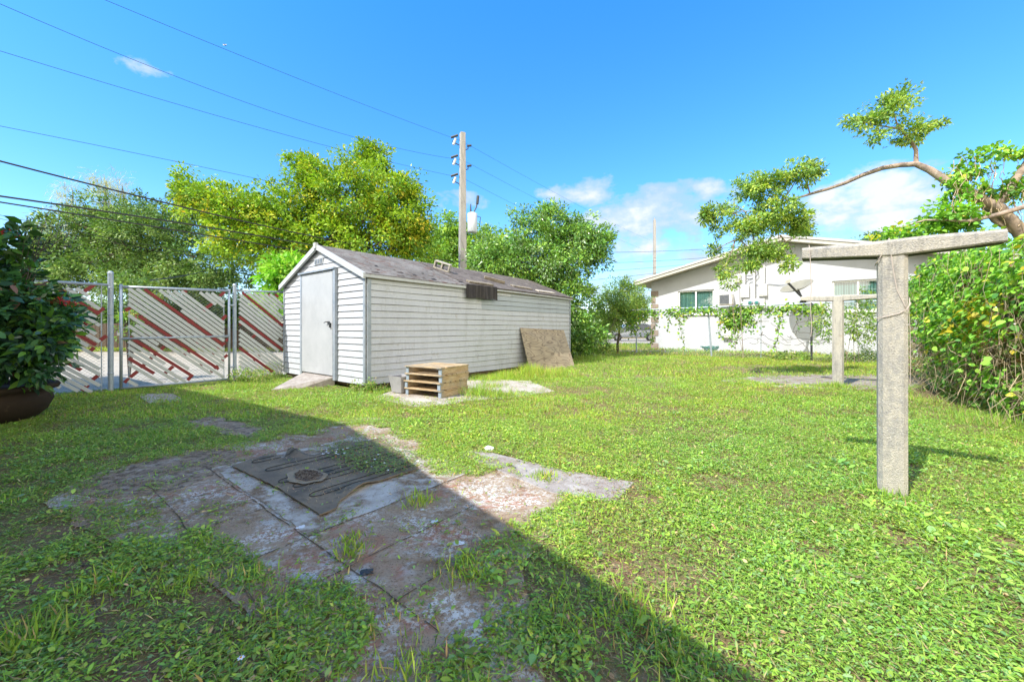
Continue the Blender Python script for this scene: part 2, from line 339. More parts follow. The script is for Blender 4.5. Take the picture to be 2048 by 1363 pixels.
PATIO = [(385,968),(462,930),(500,893),(610,870),(720,846),(760,850),(815,880),(850,925),(905,952),(985,950),(1110,985),(1135,1008),(1010,1050),(960,1090),(915,1120),(950,1190),(975,1240),(900,1290),(830,1380),(690,1380),(755,1260),(690,1180),(560,1150),(490,1110),(350,1045),(330,1010)]
BARE = [PATIO, [(150,990),(225,945),(400,908),(475,905),(455,940),(330,980),(220,992)],
        [(928,905),(1010,915),(1130,948),(1262,970),(1235,1003),(1105,988),(1000,942)],
        [(372,842),(430,834),(528,862),(505,878),(425,862),(380,853)], [(275,790),(345,789),(366,803),(300,806)],
        [(764,791),(800,778),(905,762),(1060,769),(1096,783),(1010,788),(940,790),(885,806),(835,811)],
        [(1480,762),(1560,753),(1700,753),(1850,753),(1875,773),(1760,775),(1650,773),(1560,769)], [(1820,775),(1890,782),(1870,806),(1822,800)]]
def density(X, Y):
    px = 1024+F*X/Y; py = HY+F*EYE/Y
    w = (fbm(X, Y, 3.5)-.5); q = np.clip((py-HY)/300, .06, 1.2)
    qx = px+w*90*q+(fbm(X+40, Y, 9)-.5)*50*q; qy = py+(fbm(X, Y+50, 4)-.5)*60*q*.8
    d = np.ones_like(X)
    f1 = fbm(X+9, Y+3, 1.3); f2 = fbm(X+19, Y+33, 4.5)
    d *= np.where(f1 < .40, .45, 1.)*np.where(f2 < .38, .35, 1.)
    shd = (X+.778*(Y-1.36) < .55) & (Y < 4.2); d = np.where(fbm(X+70, Y+7, .9) > .66, d*.45, d); d = np.where(shd, d*np.where(f2 < .50, .35, .8), d)
    for i, pl in enumerate(BARE): d = np.where(inpoly(qx, qy, pl), .1 if i == 4 else np.where(f2 > .62, .10, .012), d)
    for cx, cy, rx, ry, k in [(1400,962,55,16,.2),(1500,975,90,14,.3),(1600,1000,70,14,.3),(1260,985,45,22,.25),(1800,1085,45,22,.15),(1750,1060,50,14,.3),(1300,770,40,6,.3),(1950,860,60,10,.3),(1340,760,40,6,.4),
                              (1900,1120,80,14,.4),(1430,1090,30,25,.35),(2030,1012,25,9,.1),(830,829,22,4,.1),(300,1000,130,34,.22),(1880,815,60,8,.3),(250,1060,60,20,.5),(430,1250,80,40,.55),(700,1165,120,24,.3),(1000,1100,90,45,.45),(1950,935,60,10,.5)]:
        e = ((qx-cx)/rx)**2+((qy-cy)/ry)**2; d = np.where(e < 1, np.minimum(d, k), d)
    s = (X-SA[0])*(-E2[0])+(Y-SA[1])*(-E2[1]); t = (X-SA[0])*E1[0]+(Y-SA[1])*E1[1]
    d = np.where((s > -.02) & (s < SW+.02) & (t > 0) & (t < SL), 0, d)
    off = (X-FO[0])*E2[0]+(Y-FO[1])*E2[1]
    d = np.where((off < -.4) & (Y < 20.2), 0, d); d = np.where((Y > 29.4) & (Y < 44), 0, d); d = np.where((Y>20.3)&(Y<20.9)&(X>5.2)&(X<14), 0, d)
    return d
def scatter(n, y0, y1, dens=True):
    n = int(n*1.3)
    Y = np.sqrt(rng.random(n)*(y1*y1-y0*y0)+y0*y0); X = (rng.random(n)*2-1)*(1.33*Y+1.9)
    k = rng.random(n) < density(X, Y) if dens else np.ones(n, bool)
    return X[k], Y[k]
def vdir(n, tilt):  # leaning directions; tilt 0 = up, large = flat
    a = rng.random(n)*2*np.pi; t = np.abs(rng.normal(0, tilt, n))+.08; t = np.minimum(t, 1.5)
    return np.stack([np.cos(a)*np.sin(t), np.sin(a)*np.sin(t), np.cos(t)], 1)
GC = [(.13,.25,.035), (.16,.29,.045), (.10,.21,.04), (.19,.28,.06), (.12,.23,.085), (.27,.23,.13)]
# broadleaf ground cover
def cover(X, Y, size, h, cols=GC, wts=(4,3,3,1.2,2,.5)):
    n = len(X); a = rng.random(n)*2*np.pi; el_ = rng.normal(.15, .3, n)
    D = np.stack([np.cos(a)*np.cos(el_), np.sin(a)*np.cos(el_), np.sin(el_)], 1)
    Nn = np.stack([rng.normal(0, .28, n), rng.normal(0, .28, n), np.ones(n)], 1)
    big = fbm(X, Y, 1.1); lush = fbm(X+77, Y, 2.6)
    Z = rng.random(n)**1.3*h*(.4+lush)*1.2+.004
    L = size*np.clip(np.exp(rng.normal(-.25, .42, n)), .3, 1.6)*(.6+.8*big)
    c = pal(n, cols, wts)*(.8+.4*lush[:, None]); yl = np.clip((fbm(X+5, Y+15, .5)-.3)*2.5, 0, 1)[:, None]; c = c*(1+yl*np.array([.22, .05, -.15]))
    return np.stack([X, Y, Z], 1), D, Nn, L, L*(.3+.3*rng.random(n)), c
def cat(*ls): return [np.concatenate(x) for x in zip(*ls)]
parts = []
X, Y = scatter(240000, 1.0, 2.7); parts.append(cover(X, Y, .023, .032))
X, Y = scatter(400000, 2.7, 5.2); parts.append(cover(X, Y, .023, .03))
X, Y = scatter(16000, 1.0, 3.6); k = fbm(X+61, Y+12, 1.5) > .48; parts.append(cover(X[k], Y[k], .045, .045, [(.13,.27,.05), (.10,.20,.08), (.17,.29,.05)], (3,2,2)))
X, Y = scatter(240000, 5.2, 9.5); parts.append(cover(X, Y, .030, .03))
A = cat(*parts); tag(leafobj('broadleaf_weeds', A[0], A[1], A[2], A[3], A[4], A[5], LEAF, hexa=True), 'low broadleaf weeds spreading over the lawn', 'weeds', kind='stuff')
def blades(X, Y, size, wid, tilt=.7, cols=GC, wts=(4,4,2,3,1,1.6)):
    n = len(X); D = vdir(n, tilt); a = rng.random(n)*2*np.pi; Nn = np.stack([np.cos(a), np.sin(a), .6*np.ones(n)], 1)
    lush = fbm(X+77, Y, 1.7); L = size*(.4+.9*rng.random(n))*(.45+1.1*lush)
    c = pal(n, cols, wts)*(.8+.4*lush[:, None]); yl = np.clip((fbm(X+5, Y+15, .5)-.3)*2.5, 0, 1)[:, None]; c = c*(1+yl*np.array([.22, .05, -.15]))
    return np.stack([X, Y, np.zeros(n)], 1), D, Nn, L, wid*(.7+.6*rng.random(n)), c
def lying(X, Y, size, wid):
    n = len(X); a = rng.random(n)*2*np.pi; e_ = np.abs(rng.normal(.2, .3, n)); D = np.stack([np.cos(a)*np.cos(e_), np.sin(a)*np.cos(e_), np.sin(e_)], 1)
    Nn = np.stack([rng.normal(0, .3, n), rng.normal(0, .3, n), np.ones(n)], 1); c = pal(n, GC, (4,4,2,4,1,2.2))
    return np.stack([X, Y, .006+.028*rng.random(n)], 1), D, Nn, size*(.4+.9*rng.random(n)), wid*(.6+.8*rng.random(n)), c*(.85+.4*fbm(X+77, Y, 1.7)[:, None])
parts = []
X, Y = scatter(60000, 1.0, 2.7); parts.append(lying(X, Y, .05, .0035))
X, Y = scatter(150000, 2.7, 5.2); parts.append(lying(X, Y, .05, .0045))
X, Y = scatter(90000, 5.2, 9.5); parts.append(lying(X, Y, .06, .007))
X, Y = scatter(6000, 1.0, 2.7); k = fbm(X+31, Y, 2.2) > .54; parts.append(blades(X[k], Y[k], .06, .0035, 1.0))
X, Y = scatter(60000, 2.7, 5.2); k = fbm(X+31, Y, 1.6) > .42; parts.append(blades(X[k], Y[k], .055, .005, .9))
X, Y = scatter(230000, 5.2, 9.5); parts.append(blades(X, Y, .062, .007, .85))
X, Y = scatter(240000, 9.5, 17); parts.append(blades(X, Y, .08, .013, .8))
X, Y = scatter(150000, 17, 34); parts.append(blades(X, Y, .15, .03))
# taller tufts: along the shed, fences, posts, patio edge
def tuft(px, py, n, r, size, wid=.007, rz=1.):
    c = G(px, py); X = c[0]+rng.normal(0, r, n); Y = c[1]+rng.normal(0, r*rz, n)
    s = (X-SA[0])*(-E2[0])+(Y-SA[1])*(-E2[1]); k = s < -.02
    t = (X-SA[0])*E1[0]+(Y-SA[1])*E1[1]; k |= (t < -.02) | (t > SL); return blades(X[k], Y[k], size, wid, .5)
for q in [(1010,756,900,.22,.17),(970,760,700,.18,.14),(1040,758,500,.2,.14),(985,775,400,.15,.14),(960,792,700,.14,.2),(1000,795,600,.16,.2),(1100,752,1200,.3,.22),(1060,752,900,.15,.25),(1180,720,900,.5,.25),(1676,776,500,.13,.17),(1786,992,260,.1,.1),(1830,800,300,.2,.12),(1980,850,400,.2,.16),
          (480,778,500,.15,.18),(700,1085,80,.04,.06),(840,1010,90,.05,.09),(760,1250,60,.07,.05),(700,1110,90,.04,.09),(1090,960,150,.05,.09),(930,1150,160,.08,.08),(600,1200,120,.15,.08),(50,1290,160,.07,.14),(820,1345,110,.07,.06),(250,1175,80,.1,.08),(1240,1250,110,.12,.13),(1360,1280,90,.1,.12)]:
    parts.append(tuft(*q))
for k_ in range(40):
    px = rng.uniform(20, 2030); py = rng.uniform(800, 1340); c = G(px, py); d = density(np.array([c[0]]), np.array([c[1]]))[0]
    if d > .3: parts.append(tuft(px, py, 36, .03+.01*c[1], .075, .005))
A = cat(*parts); tag(leafobj('lawn_grass', A[0], A[1], A[2], A[3], A[4], A[5], GRASS), 'bright green unmown lawn grass', 'grass', kind='stuff')
# dry straw
X, Y = scatter(260000, 1.0, 8, False); d = density(X, Y); k = (rng.random(len(X)) < np.where(d < .02, .75*(fbm(X, Y, 2.2) > .44), np.where(d < .7, .9, .42))) & (d > 0)
X, Y = X[k], Y[k]; n = len(X); a = rng.random(n)*2*np.pi
D = np.stack([np.cos(a), np.sin(a), rng.random(n)*.35], 1); Nn = np.stack([np.zeros(n), np.zeros(n), np.ones(n)], 1)
tag(leafobj('dry_straw', np.stack([X, Y, .012+.02*rng.random(n)], 1), D, Nn, .02+.05*rng.random(n)**2, .0026, pal(n, [(.22,.15,.08), (.14,.08,.04), (.28,.21,.13), (.10,.05,.025)], (3,3,2,2)), GRASS), 'dry straw and dead stems lying on bare patches', 'straw', kind='stuff')

# paving: slabs laid on the E1/E2 grid
M0 = G(640, 1040)
def uv(p): q = np.array(p)-M0; return -q@E2, q@E1          # u up-left, v up-right
def UVP(u, v, z=0.): return v3(M0-E2*u+E1*v, z)
POUT = [(95,1005),(150,965),(230,925),(400,890),(470,885),(500,878),(610,858),(720,832),(775,838),(835,868),(870,905),(1000,925),(1140,965),(1180,1005),(1150,1040),(1080,1080),(1040,1130),(1060,1220),(1090,1330),(1120,1600),(560,1800),(620,1420),(560,1260),(430,1180),(330,1120),(180,1070)]
def ragged(pts, amp=.02, step=.04):
    o = []; n = len(pts)
    for i in range(n):
        a_, b_ = np.array(pts[i]), np.array(pts[(i+1) % n]); L_ = np.linalg.norm(b_-a_); m_ = max(1, int(L_/step))
        for j in range(m_): q_ = a_+(b_-a_)*j/m_; o.append(q_+np.array([fbm(q_[0]+3, q_[1], 7)-.5, fbm(q_[0], q_[1]+9, 7)-.5])*amp*4)
    return o
pv = MB(); pv.poly([v3(p, .010) for p in ragged([G(*p) for p in POUT])], 'paver'); tag(pv.build('paving'), kind='structure')
pd = MB()                                                  # pale pad around and under the mat
pd.poly([v3(p, .014) for p in ragged([M0-E2*u_+E1*v_ for u_, v_ in [(-.16,-.14),(1.6,-.14),(1.62,.2),(1.58,1.15),(1.2,1.2),(-.16,1.22)]], .012, .03)], 'pad')
tag(pd.build('concrete_pad'), kind='structure')
jt = MB()                                                  # dirt-filled joints and cracks
def crack(p, d, L_, w=.006, wob=.012):
    p = np.array(p, float); d = np.array(d); nn = np.array([-d[1], d[0]]); m_ = int(L_/.03); pp = []
    for j in range(m_+1): pp.append(p+d*L_*j/m_+nn*(fbm(p[0]+j*.03, p[1], 5)-.5)*wob*2)
    for j in range(m_):
        if random.random() < .12: continue
        a_, b_ = pp[j], pp[j+1]; w_ = w*random.uniform(.5, 1.3); jt.poly([v3(a_-nn*w_/2, .0155), v3(b_-nn*w_/2, .0155), v3(b_+nn*w_/2, .0155), v3(a_+nn*w_/2, .0155)], 'underwood')
for v_, u0, u1 in [(-.16,-1.3,1.7),(-.55,-1.2,1.5),(-.98,-1.0,.9),(-1.42,-.9,.5)]: crack(M0-E2*u0+E1*v_, -E2, u1-u0, .008)
for u_, v0, v1 in [(-.17,-.6,1.3),(-.62,-1.5,.8),(.42,-1.4,-.16),(1.0,-.95,-.16),(-1.02,-.5,.4),(1.64,-.3,.6),(-.1,-1.5,-.98)]: crack(M0-E2*u_+E1*v0, E1, v1-v0, .007)
tag(jt.build('paving_joints'), kind='structure')
def slab(name, pts, z, m):
    s = MB(); top = [v3(G(*p), z) for p in pts]; bot = [v3(G(*p), -.02) for p in pts]; n = len(pts)
    s.faces(bot+top, [tuple(range(n, 2*n))]+[(i, (i+1) % n, n+(i+1) % n, n+i) for i in range(n)], m); return tag(s.build(name, bevel=.006), kind='structure')
slab('concrete_strip', [(915,908),(960,902),(1015,916),(1130,944),(1268,968),(1232,1006),(1105,990),(1000,946)][::-1], .02, 'plank')
slab('concrete_slab', [(745,797),(800,778),(905,757),(1060,763),(1110,784),(1020,797),(940,802),(885,812),(830,815)][::-1], .022, 'slabc')
slab('concrete_slab', [(1440,762),(1520,752),(1660,748),(1880,748),(1910,778),(1760,780),(1650,778),(1540,773)][::-1], .02, 'backslab')
slab('stepping_slab', [(365,842),(430,832),(535,860),(510,882),(425,866),(375,856)][::-1], .018, 'dirtyslab')
slab('stepping_slab', [(270,789),(345,788),(372,803),(300,808)][::-1], .018, 'slabc')
slab('stepping_slab', [(140,990),(225,940),(400,900),(470,898),(480,930),(340,990),(210,1000)][::-1], .0135, 'dirtyslab')

# ---------- rubber mat ----------
rm = empty('rubber_mat', UVP(.7, .5), 'torn dark rubber mat with looped grooves lying on the paving', 'rubber mat')
outline = [(464,938),(500,926),(551,913),(556,920),(566,925),(580,907),(600,914),(630,915),(690,896),(760,880),(838,944),(800,955),(765,967),(740,974),(722,986),(700,996),(682,1008),(675,1018),(673,1025),(640,1038),(600,1012),(555,983),(510,961)]
ou = [uv(G(*p)) for p in outline]
U0, U1 = min(p[0] for p in ou), max(p[0] for p in ou); V0, V1 = min(p[1] for p in ou), max(p[1] for p in ou); st = .008
nu = int((U1-U0)/st)+2; nv = int((V1-V0)/st)+2
uu, vv = np.meshgrid(U0+np.arange(nu)*st, V0+np.arange(nv)*st, indexing='ij')
ins = inpoly(uu+st/2, vv+st/2, ou)
cu, cv = uv(G(588, 915)); curl = .055*np.exp(-(((uu-cu)/.14)**2+((vv-cv)/.05)**2))
c2u, c2v = uv(G(725, 985)); curl2 = .035*np.exp(-(((uu-c2u)/.10)**2+((vv-c2v)/.10)**2))
zz = .034+curl+curl2+.006*(fbm(uu, vv, 3)-.5)+.01*np.sin(vv*9)*np.clip(uu, 0, 1)*.4
Q = MB(); idx = {}
for i in range(nu-1):
    for j in range(nv-1):
        if not ins[i, j]: continue
        f = []
        for a_, b_ in ((i, j), (i, j+1), (i+1, j+1), (i+1, j)):
            if (a_, b_) not in idx:
                idx[(a_, b_)] = len(Q.v); p = UVP(uu[a_, b_], vv[a_, b_], zz[a_, b_]); Q.v.append(tuple(p))
            f.append(idx[(a_, b_)])
        Q.f.append(tuple(f)); Q.m.append(Q.mi('rubber'))
sheet = Q.build('sheet', rm); sm = sheet.modifiers.new('thick', 'SOLIDIFY'); sm.thickness = .007
gr = MB()
def mz(u, v):
    i = min(max(int((u-U0)/st), 0), nu-1); j = min(max(int((v-V0)/st), 0), nv-1); return zz[i, j], ins[i, j]
for k_, (px, py, L) in enumerate([(500,935,.75),(527,952,.9),(553,976,.9),(582,985,1.0),(615,1004,1.0)]):
    u, v = uv(G(px, py)); w = .045; pts = []
    for q in np.linspace(0, L, 40): pts.append((u-w, v+.03+w+q))
    pts = pts[::-1]
    for a_ in np.linspace(math.pi, 2*math.pi, 14): pts.append((u+w*math.cos(a_), v+.03+w+w*1.3*math.sin(a_)))
    for q in np.linspace(0, L*.93, 40): pts.append((u+w, v+.03+w+q))
    run = []
    for (a_, b_) in pts+[(None, None)]:
        if a_ is not None and mz(a_, b_)[1]: run.append(UVP(a_, b_, mz(a_, b_)[0]+.0065))
        else:
            if len(run) > 2: gr.tube(run, .003, 'groove', 4)
            run = []
gr.build('groove', rm)
hp = MB(); hu, hv = uv(G(612, 963)); ring = []; core = []
for k_ in range(40):
    a_ = 2*math.pi*k_/40; rr = 1+.05*math.sin(3*a_+1)+.05*math.sin(7*a_)+random.uniform(-.03,.03)
    ring.append(UVP(hu+.20*rr*math.cos(a_), hv+.125*rr*math.sin(a_), .049)); core.append(UVP(hu+.145*rr*math.cos(a_)-.01, hv+.085*rr*math.sin(a_)+.012, .054))
hp.poly(ring[::-1], 'foamring'); hp.poly(core[::-1], 'gravel')
for k_ in range(400):
    a_ = random.random()*6.28; r_ = math.sqrt(random.random())*.9; q = UVP(hu+.145*r_*math.cos(a_), hv+.085*r_*math.sin(a_)+.012, .056); s_ = random.uniform(.002, .005)
    hp.box(q, (s_, 0, s_*.3), (0, s_, 0), (0, s_*.2, s_), 'gravel')
hp.build('worn_patch', rm)
# straw scattered on the mat
n = 900; xs = rng.uniform(480, 720, n); ys = rng.uniform(905, 1015, n); gq = np.array([G(a_, b_) for a_, b_ in zip(xs, ys)]); uq = np.array([uv(q_) for q_ in gq]); kk = inpoly(uq[:, 0], uq[:, 1], ou) & (fbm(gq[:, 0], gq[:, 1], 4) > .47); gq = gq[kk]; m_ = len(gq); a = rng.random(m_)*6.28
leafobj('dry_debris', np.stack([gq[:, 0], gq[:, 1], np.full(m_, .050)], 1), np.stack([np.cos(a), np.sin(a), .1*rng.random(m_)], 1), np.tile([0, 0, 1.], (m_, 1)), .02+.04*rng.random(m_), .003, pal(m_, [(.22,.15,.08), (.30,.23,.14)]), GRASS, rm)
# weeds over the mat
n = 5200; poly = [(655,905),(700,884),(760,878),(800,900),(835,930),(825,948),(770,955),(715,950),(690,938)]
xs = rng.uniform(640, 850, n*3); ys = rng.uniform(868, 965, n*3); k = inpoly(xs+rng.normal(0, 14, n*3), ys+rng.normal(0, 7, n*3), poly) & (rng.random(n*3) < .6); gx = np.array([G(a_, b_) for a_, b_ in zip(xs[k], ys[k])])
A = list(cover(gx[:, 0], gx[:, 1], .024, .04, [(.09,.17,.05), (.07,.15,.06), (.14,.20,.06), (.12,.07,.04)], (4,4,2,1))); A[0][:, 2] += .038
tag(leafobj('mat_weeds', A[0], A[1], A[2], A[3], A[4], A[5], LEAF, hexa=True), 'low weeds creeping over the right part of the rubber mat', 'weeds', kind='stuff')
fl = MB()
for k_ in range(26):
    i = random.randrange(len(gx)); c = v3(gx[i], random.uniform(.07, .085))
    if k_ > 12: c = v3(G(random.uniform(640, 700), random.uniform(912, 926)), .07)
    for j in range(4):
        a_ = j*1.57+random.random(); r_ = random.uniform(.008, .015); d = Vector((math.cos(a_), math.sin(a_), .3))*r_; e = Vector((-math.sin(a_), math.cos(a_), 0))*r_*.5
        fl.poly([c, c+d*.6+e, c+d, c+d*.6-e], 'flower')
tag(fl.build('weed_blossoms'), 'tiny white blossoms dotted over the weeds on the mat', 'blossoms', kind='stuff')

# small things on the ground
def blob(name, px, py, r, m, label, cat_, flat=.5, seed=0, group=None):
    rd = random.Random(seed); b = MB(); c = v3(G(px, py), 0); prof = [(.001, 0), (r, .05*r), (r*1.02, flat*r), (r*.7, flat*1.6*r), (.001, flat*1.9*r)]
    V = []; n = 12
    for rr, z in prof:
        for j in range(n):
            a_ = 6.283*j/n; q = rr*(.5+.9*rd.random()); V.append(c+Vector((q*math.cos(a_)*1.2, q*math.sin(a_), z*(.8+.3*rd.random())+.012)))
    b.faces(V, [(i*n+j, i*n+(j+1) % n, (i+1)*n+(j+1) % n, (i+1)*n+j) for i in range(len(prof)-1) for j in range(n)], m)
    return tag(b.build(name, smooth=False), label, cat_, group)
blob('rock', 979, 903, .035, 'flake', 'small pale rock at the far end of the grey concrete strip', 'rock', .7, 3)
blob('stone_chip', 735, 1150, .026, 'darkmetal', 'small dark stone chip on the paving in the shade', 'stone', .25, 5)
for k_, (px, py, r_, lb) in enumerate([(603,1057,.022,'white paint flake just below the near corner of the rubber mat'),(868,1046,.018,'white paint flake on the shaded red paving right of the mat'),(845,1022,.011,'small white paint flake closest to the mat right edge'),(525,893,.022,'white paint flake at the far left edge of the paving'),(918,1090,.022,'white patch of flaked paint where grass meets shaded paving')]):
    blob('paint_flake', px, py, r_, 'flake', lb, 'paint flake', .08, 20+k_, 'white paint flakes on the paving')
# daisy
fw = empty('wildflower', v3(G(482, 1345)), 'small white daisy-like flower with yellow centre in the near shade', 'flower')
c = v3(G(482, 1345), .055); pt = MB()
for j in range(6):
    a_ = j*1.047+.3; d = Vector((math.cos(a_), math.sin(a_), -.1))*.012; e = Vector((-math.sin(a_), math.cos(a_), 0))*.004
    pt.poly([c, c+d*.5+e, c+d+e*.5, c+d-e*.5, c+d*.5-e], 'flower')
pt.build('petal', fw); s = MB(); s.lathe(c, [(.0005,.004),(.0035,.002),(.0035,0)], 'yolk', 8); s.build('flower_centre', fw); s = MB(); s.tube([c-Vector((0,0,.055)), c], .0012, 'hose', 4); s.build('stem', fw)

# ---------- shed ----------
def S(s, t, z, o=0., q=0.):  # s along the front (leftwards), t along the long wall, o outwards from long wall, q outwards from front
    return v3(SA-E2*s+E1*t+E2*o-E1*q, z)
shed = empty('shed', S(SW/2, SL/2, 0), 'long grey shed with white lap siding and a worn gabled roof', 'shed')
ZB, ZE, ZR = .12, 2.20, 2.93; RS = SW/2
def roofz(s): return ZE+(ZR-ZE)*(1-abs(s-RS)/RS)
cw = .128; fr = MB(); k_ = 0; z = ZB
while z < ZR-.03:
    z1 = min(z+cw, ZR-.01)
    def lim(zz_):
        if zz_ <= ZE: return 0, SW
        w = RS*(ZR-zz_)/(ZR-ZE); return RS-w, RS+w
    a0, b0 = lim(z); a1, b1 = lim(z1)
    if z > ZE-.0: a0, b0 = lim(z)
    fr.poly([S(b0, 0, z, 0, .022), S(a0, 0, z, 0, .022), S(a1, 0, z1, 0, .006), S(b1, 0, z1, 0, .006)], 'siding')
    fr.poly([S(b0, 0, z, 0, .022), S(b0, 0, z, 0, .0), S(a0, 0, z, 0, .0), S(a0, 0, z, 0, .022)], 'lap_shade')
    if z1 < ZE: fr.box(S(SW/2, 0, z1-.006, 0, .011), v3(E2*(SW/2-.03)), v3(E1*.002), (0,0,.0065), 'lap_shade')
    z += cw
fr.poly([S(SW, 0, ZB), S(0, 0, ZB), S(0, 0, ZE), S(RS, 0, ZR), S(SW, 0, ZE)], 'underwood')
fr.build('front_wall', shed)
sd = MB(); z = ZB; rows = 0
while z < ZE-.02:
    z1 = min(z+cw, ZE)
    segs = [(0, SL, 'siding')] if not (z > 1.62 and z < 1.98) else [(0, 3.15, 'siding'), (3.15, SL, 'siding2')]
    if z > 1.98: segs = [(0, 4.3, 'siding'), (4.3, SL, 'siding2')]
    for t0, t1, m_ in segs:
        nseg = 10; ts = np.linspace(t0, t1, nseg+1)
        for i in range(nseg):
            w0 = .004*math.sin(ts[i]*3+rows); w1 = .004*math.sin(ts[i+1]*3+rows)
            sd.poly([S(0, ts[i], z+w0, .022), S(0, ts[i+1], z+w1, .022), S(0, ts[i+1], z1+w1, .006), S(0, ts[i], z1+w0, .006)], m_)
            sd.poly([S(0, ts[i], z+w0, .022), S(0, ts[i], z+w0, 0), S(0, ts[i+1], z+w1, 0), S(0, ts[i+1], z+w1, .022)], 'lap_shade')
            sd.poly([S(0, ts[i], z1+w0-.007, .012), S(0, ts[i+1], z1+w1-.007, .012), S(0, ts[i+1], z1+w1, .012), S(0, ts[i], z1+w0, .012)], 'lap_shade')  # dark strip below the lap, its shade put in as colour
    for t in (1.55, 2.95, 4.2, 5.6, 6.6): # nail heads
        if random.random() < .75: sd.box(S(0, t, z+.03, .022), v3(E1*.006), (0,0,.008), v3(E2*.002), 'trim')
    z += cw; rows += 1
sd.poly([S(0, 0, ZB), S(0, SL, ZB), S(0, SL, ZE), S(0, 0, ZE)], 'underwood')
sd.build('side_wall', shed)
bk = MB()
bk.poly([S(SW, 0, ZB), S(SW, SL, ZB), S(SW, SL, ZE), S(SW, 0, ZE)], 'siding'); bk.poly([S(0, SL, ZB), S(SW, SL, ZB), S(SW, SL, ZE), S(RS, SL, ZR), S(0, SL, ZE)], 'siding')
bk.build('rear_wall', shed)
fj = MB(); fj.box(S(SW/2, SL/2, ZB-.03), v3(E2*(SW/2-.03)), v3(E1*(SL/2-.03)), (0,0,.03), 'underwood')
for t in np.linspace(.2, SL-.2, 6): 
    for s_ in (.25, SW-.25): fj.box(S(s_, t, .03), v3(E2*.1), v3(E1*.1), (0,0,.06), 'concrete')
fj.build('floor_frame', shed)
tr = MB(); trn = lambda: (tr.build('corner_trim', shed), MB())[1]
tr.box(S(.02, 0, (ZB+ZE)/2, .0, .022), v3(E2*.03), v3(E1*.014), (0,0,(ZE-ZB)/2-.005), 'trim'); tr.box(S(0, .045, (ZB+ZE)/2, .022), v3(E2*.012), v3(E1*.04), (0,0,(ZE-ZB)/2-.006), 'trim'); tr = trn()
tr.box(S(SW-.02, 0, (ZB+ZE)/2, 0, .02), v3(E2*.025), v3(E1*.012), (0,0,(ZE-ZB)/2-.01), 'trim'); tr = trn(); tr.box(S(0, SL-.03, (ZB+ZE)/2, .022), v3(E2*.01), v3(E1*.025), (0,0,(ZE-ZB)/2-.01), 'trim')
tr.build('corner_trim', shed)
# door
d0, d1 = 1.14, 2.51; dz0, dz1 = .22, 2.38
dr = MB(); dr.box(S((d0+d1)/2, 0, (dz0+dz1)/2, 0, .045), v3(E2*(d1-d0)/2), v3(E1*.02), (0,0,(dz1-dz0)/2), 'door')
door = dr.build('door', shed, bevel=.006)
fm = MB()
fm.box(S(d0-.085, 0, (dz0+dz1)/2-.03, 0, .05), v3(E2*.045), v3(E1*.03), (0,0,(dz1-dz0)/2+.06), 'trim')
fm.box(S(d0-.012, 0, (dz0+dz1)/2, 0, .03), v3(E2*.022), v3(E1*.018), (0,0,(dz1-dz0)/2+.02), 'darkmetal')
fm.build('door_frame', shed); fm = MB()
fm.box(S(d1+.045, 0, (dz0+dz1)/2-.02, 0, .045), v3(E2*.04), v3(E1*.024), (0,0,(dz1-dz0)/2+.05), 'trim')
fm.build('door_frame', shed)
hd = MB(); hd.box(S((d0+d1)/2, 0, dz1+.03, 0, .055), v3(E2*((d1-d0)/2+.12)), v3(E1*.05), (0,0,.018), 'trim'); hd.build('door_header', shed)
hn = MB(); hz = zat(645, 8.2)
hn.box(S(1.28, 0, hz, 0, .075), v3(E2*.035), v3(E1*.008), (0,0,.03), 'darkmetal'); hn.box(S(1.20, 0, hz-.05, 0, .085), v3(E2*.018), v3(E1*.014), (0,0,.05), 'darkmetal')
hn.tube([S(1.33,0,hz+.02,0,.07), S(1.33,0,hz+.02,0,.11), S(1.38,0,hz,0,.12)], .009, 'darkmetal', 6); hn.build('handle', door)
vt = MB(); vz = zat(523, 8.75); vs = 1.80
vt.box(S(vs, 0, vz, 0, .022), v3(E2*.19), v3(E1*.01), (0,0,.065), 'door')
for i in range(3):
    for j in range(5): vt.box(S(vs-.12+.12*i, 0, vz-.04+.02*j, 0, .036), v3(E2*.045), v3(E1*.006), (0,0,.004), 'trim')
vt.build('vent', shed)
# roof
def sag(t): return -.015*math.sin(t/SL*math.pi)-.05*max(0, (t-4)/3.4)**1.5
def RP(s, t, up): return S(s, t, roofz_ext(s)+sag(t)*(1-.3*abs(s-RS)/RS)+up)
def roofz_ext(s): return ZR-(ZR-ZE)*abs(s-RS)/RS
def roofsheet(s0, s1, t0, t1, up, th, m, ns=8, nt_=24, rag=0, tfun=None):
    b = MB(); V = []
    for L_ in (0, 1):
        for i in range(ns+1):
            for j in range(nt_+1):
                s_ = s0+(s1-s0)*i/ns; ta = t0 if tfun is None else tfun(s_); t_ = ta+(t1-ta)*j/nt_
                if rag and j in (0, nt_): t_ += random.uniform(-rag, rag)
                q = RP(s_, t_, up-(th if L_ else 0)+(random.uniform(-.006, .006) if (rag and not L_) else 0)); V.append(q)
    n_ = (ns+1)*(nt_+1); w = nt_+1; fs = []
    for i in range(ns):
        for j in range(nt_):
            a_ = i*w+j; fs.append((a_, a_+1, a_+w+1, a_+w)); fs.append((n_+a_, n_+a_+w, n_+a_+w+1, n_+a_+1))
    bd = [i*w for i in range(ns+1)]+[ns*w+j for j in range(1, w)]+[i*w+nt_ for i in range(ns-1, -1, -1)]+[j for j in range(nt_-1, 0, -1)]
    for a_, b_ in zip(bd, bd[1:]+bd[:1]): fs.append((a_, b_, n_+b_, n_+a_))
    b.faces(V, fs, m); return b
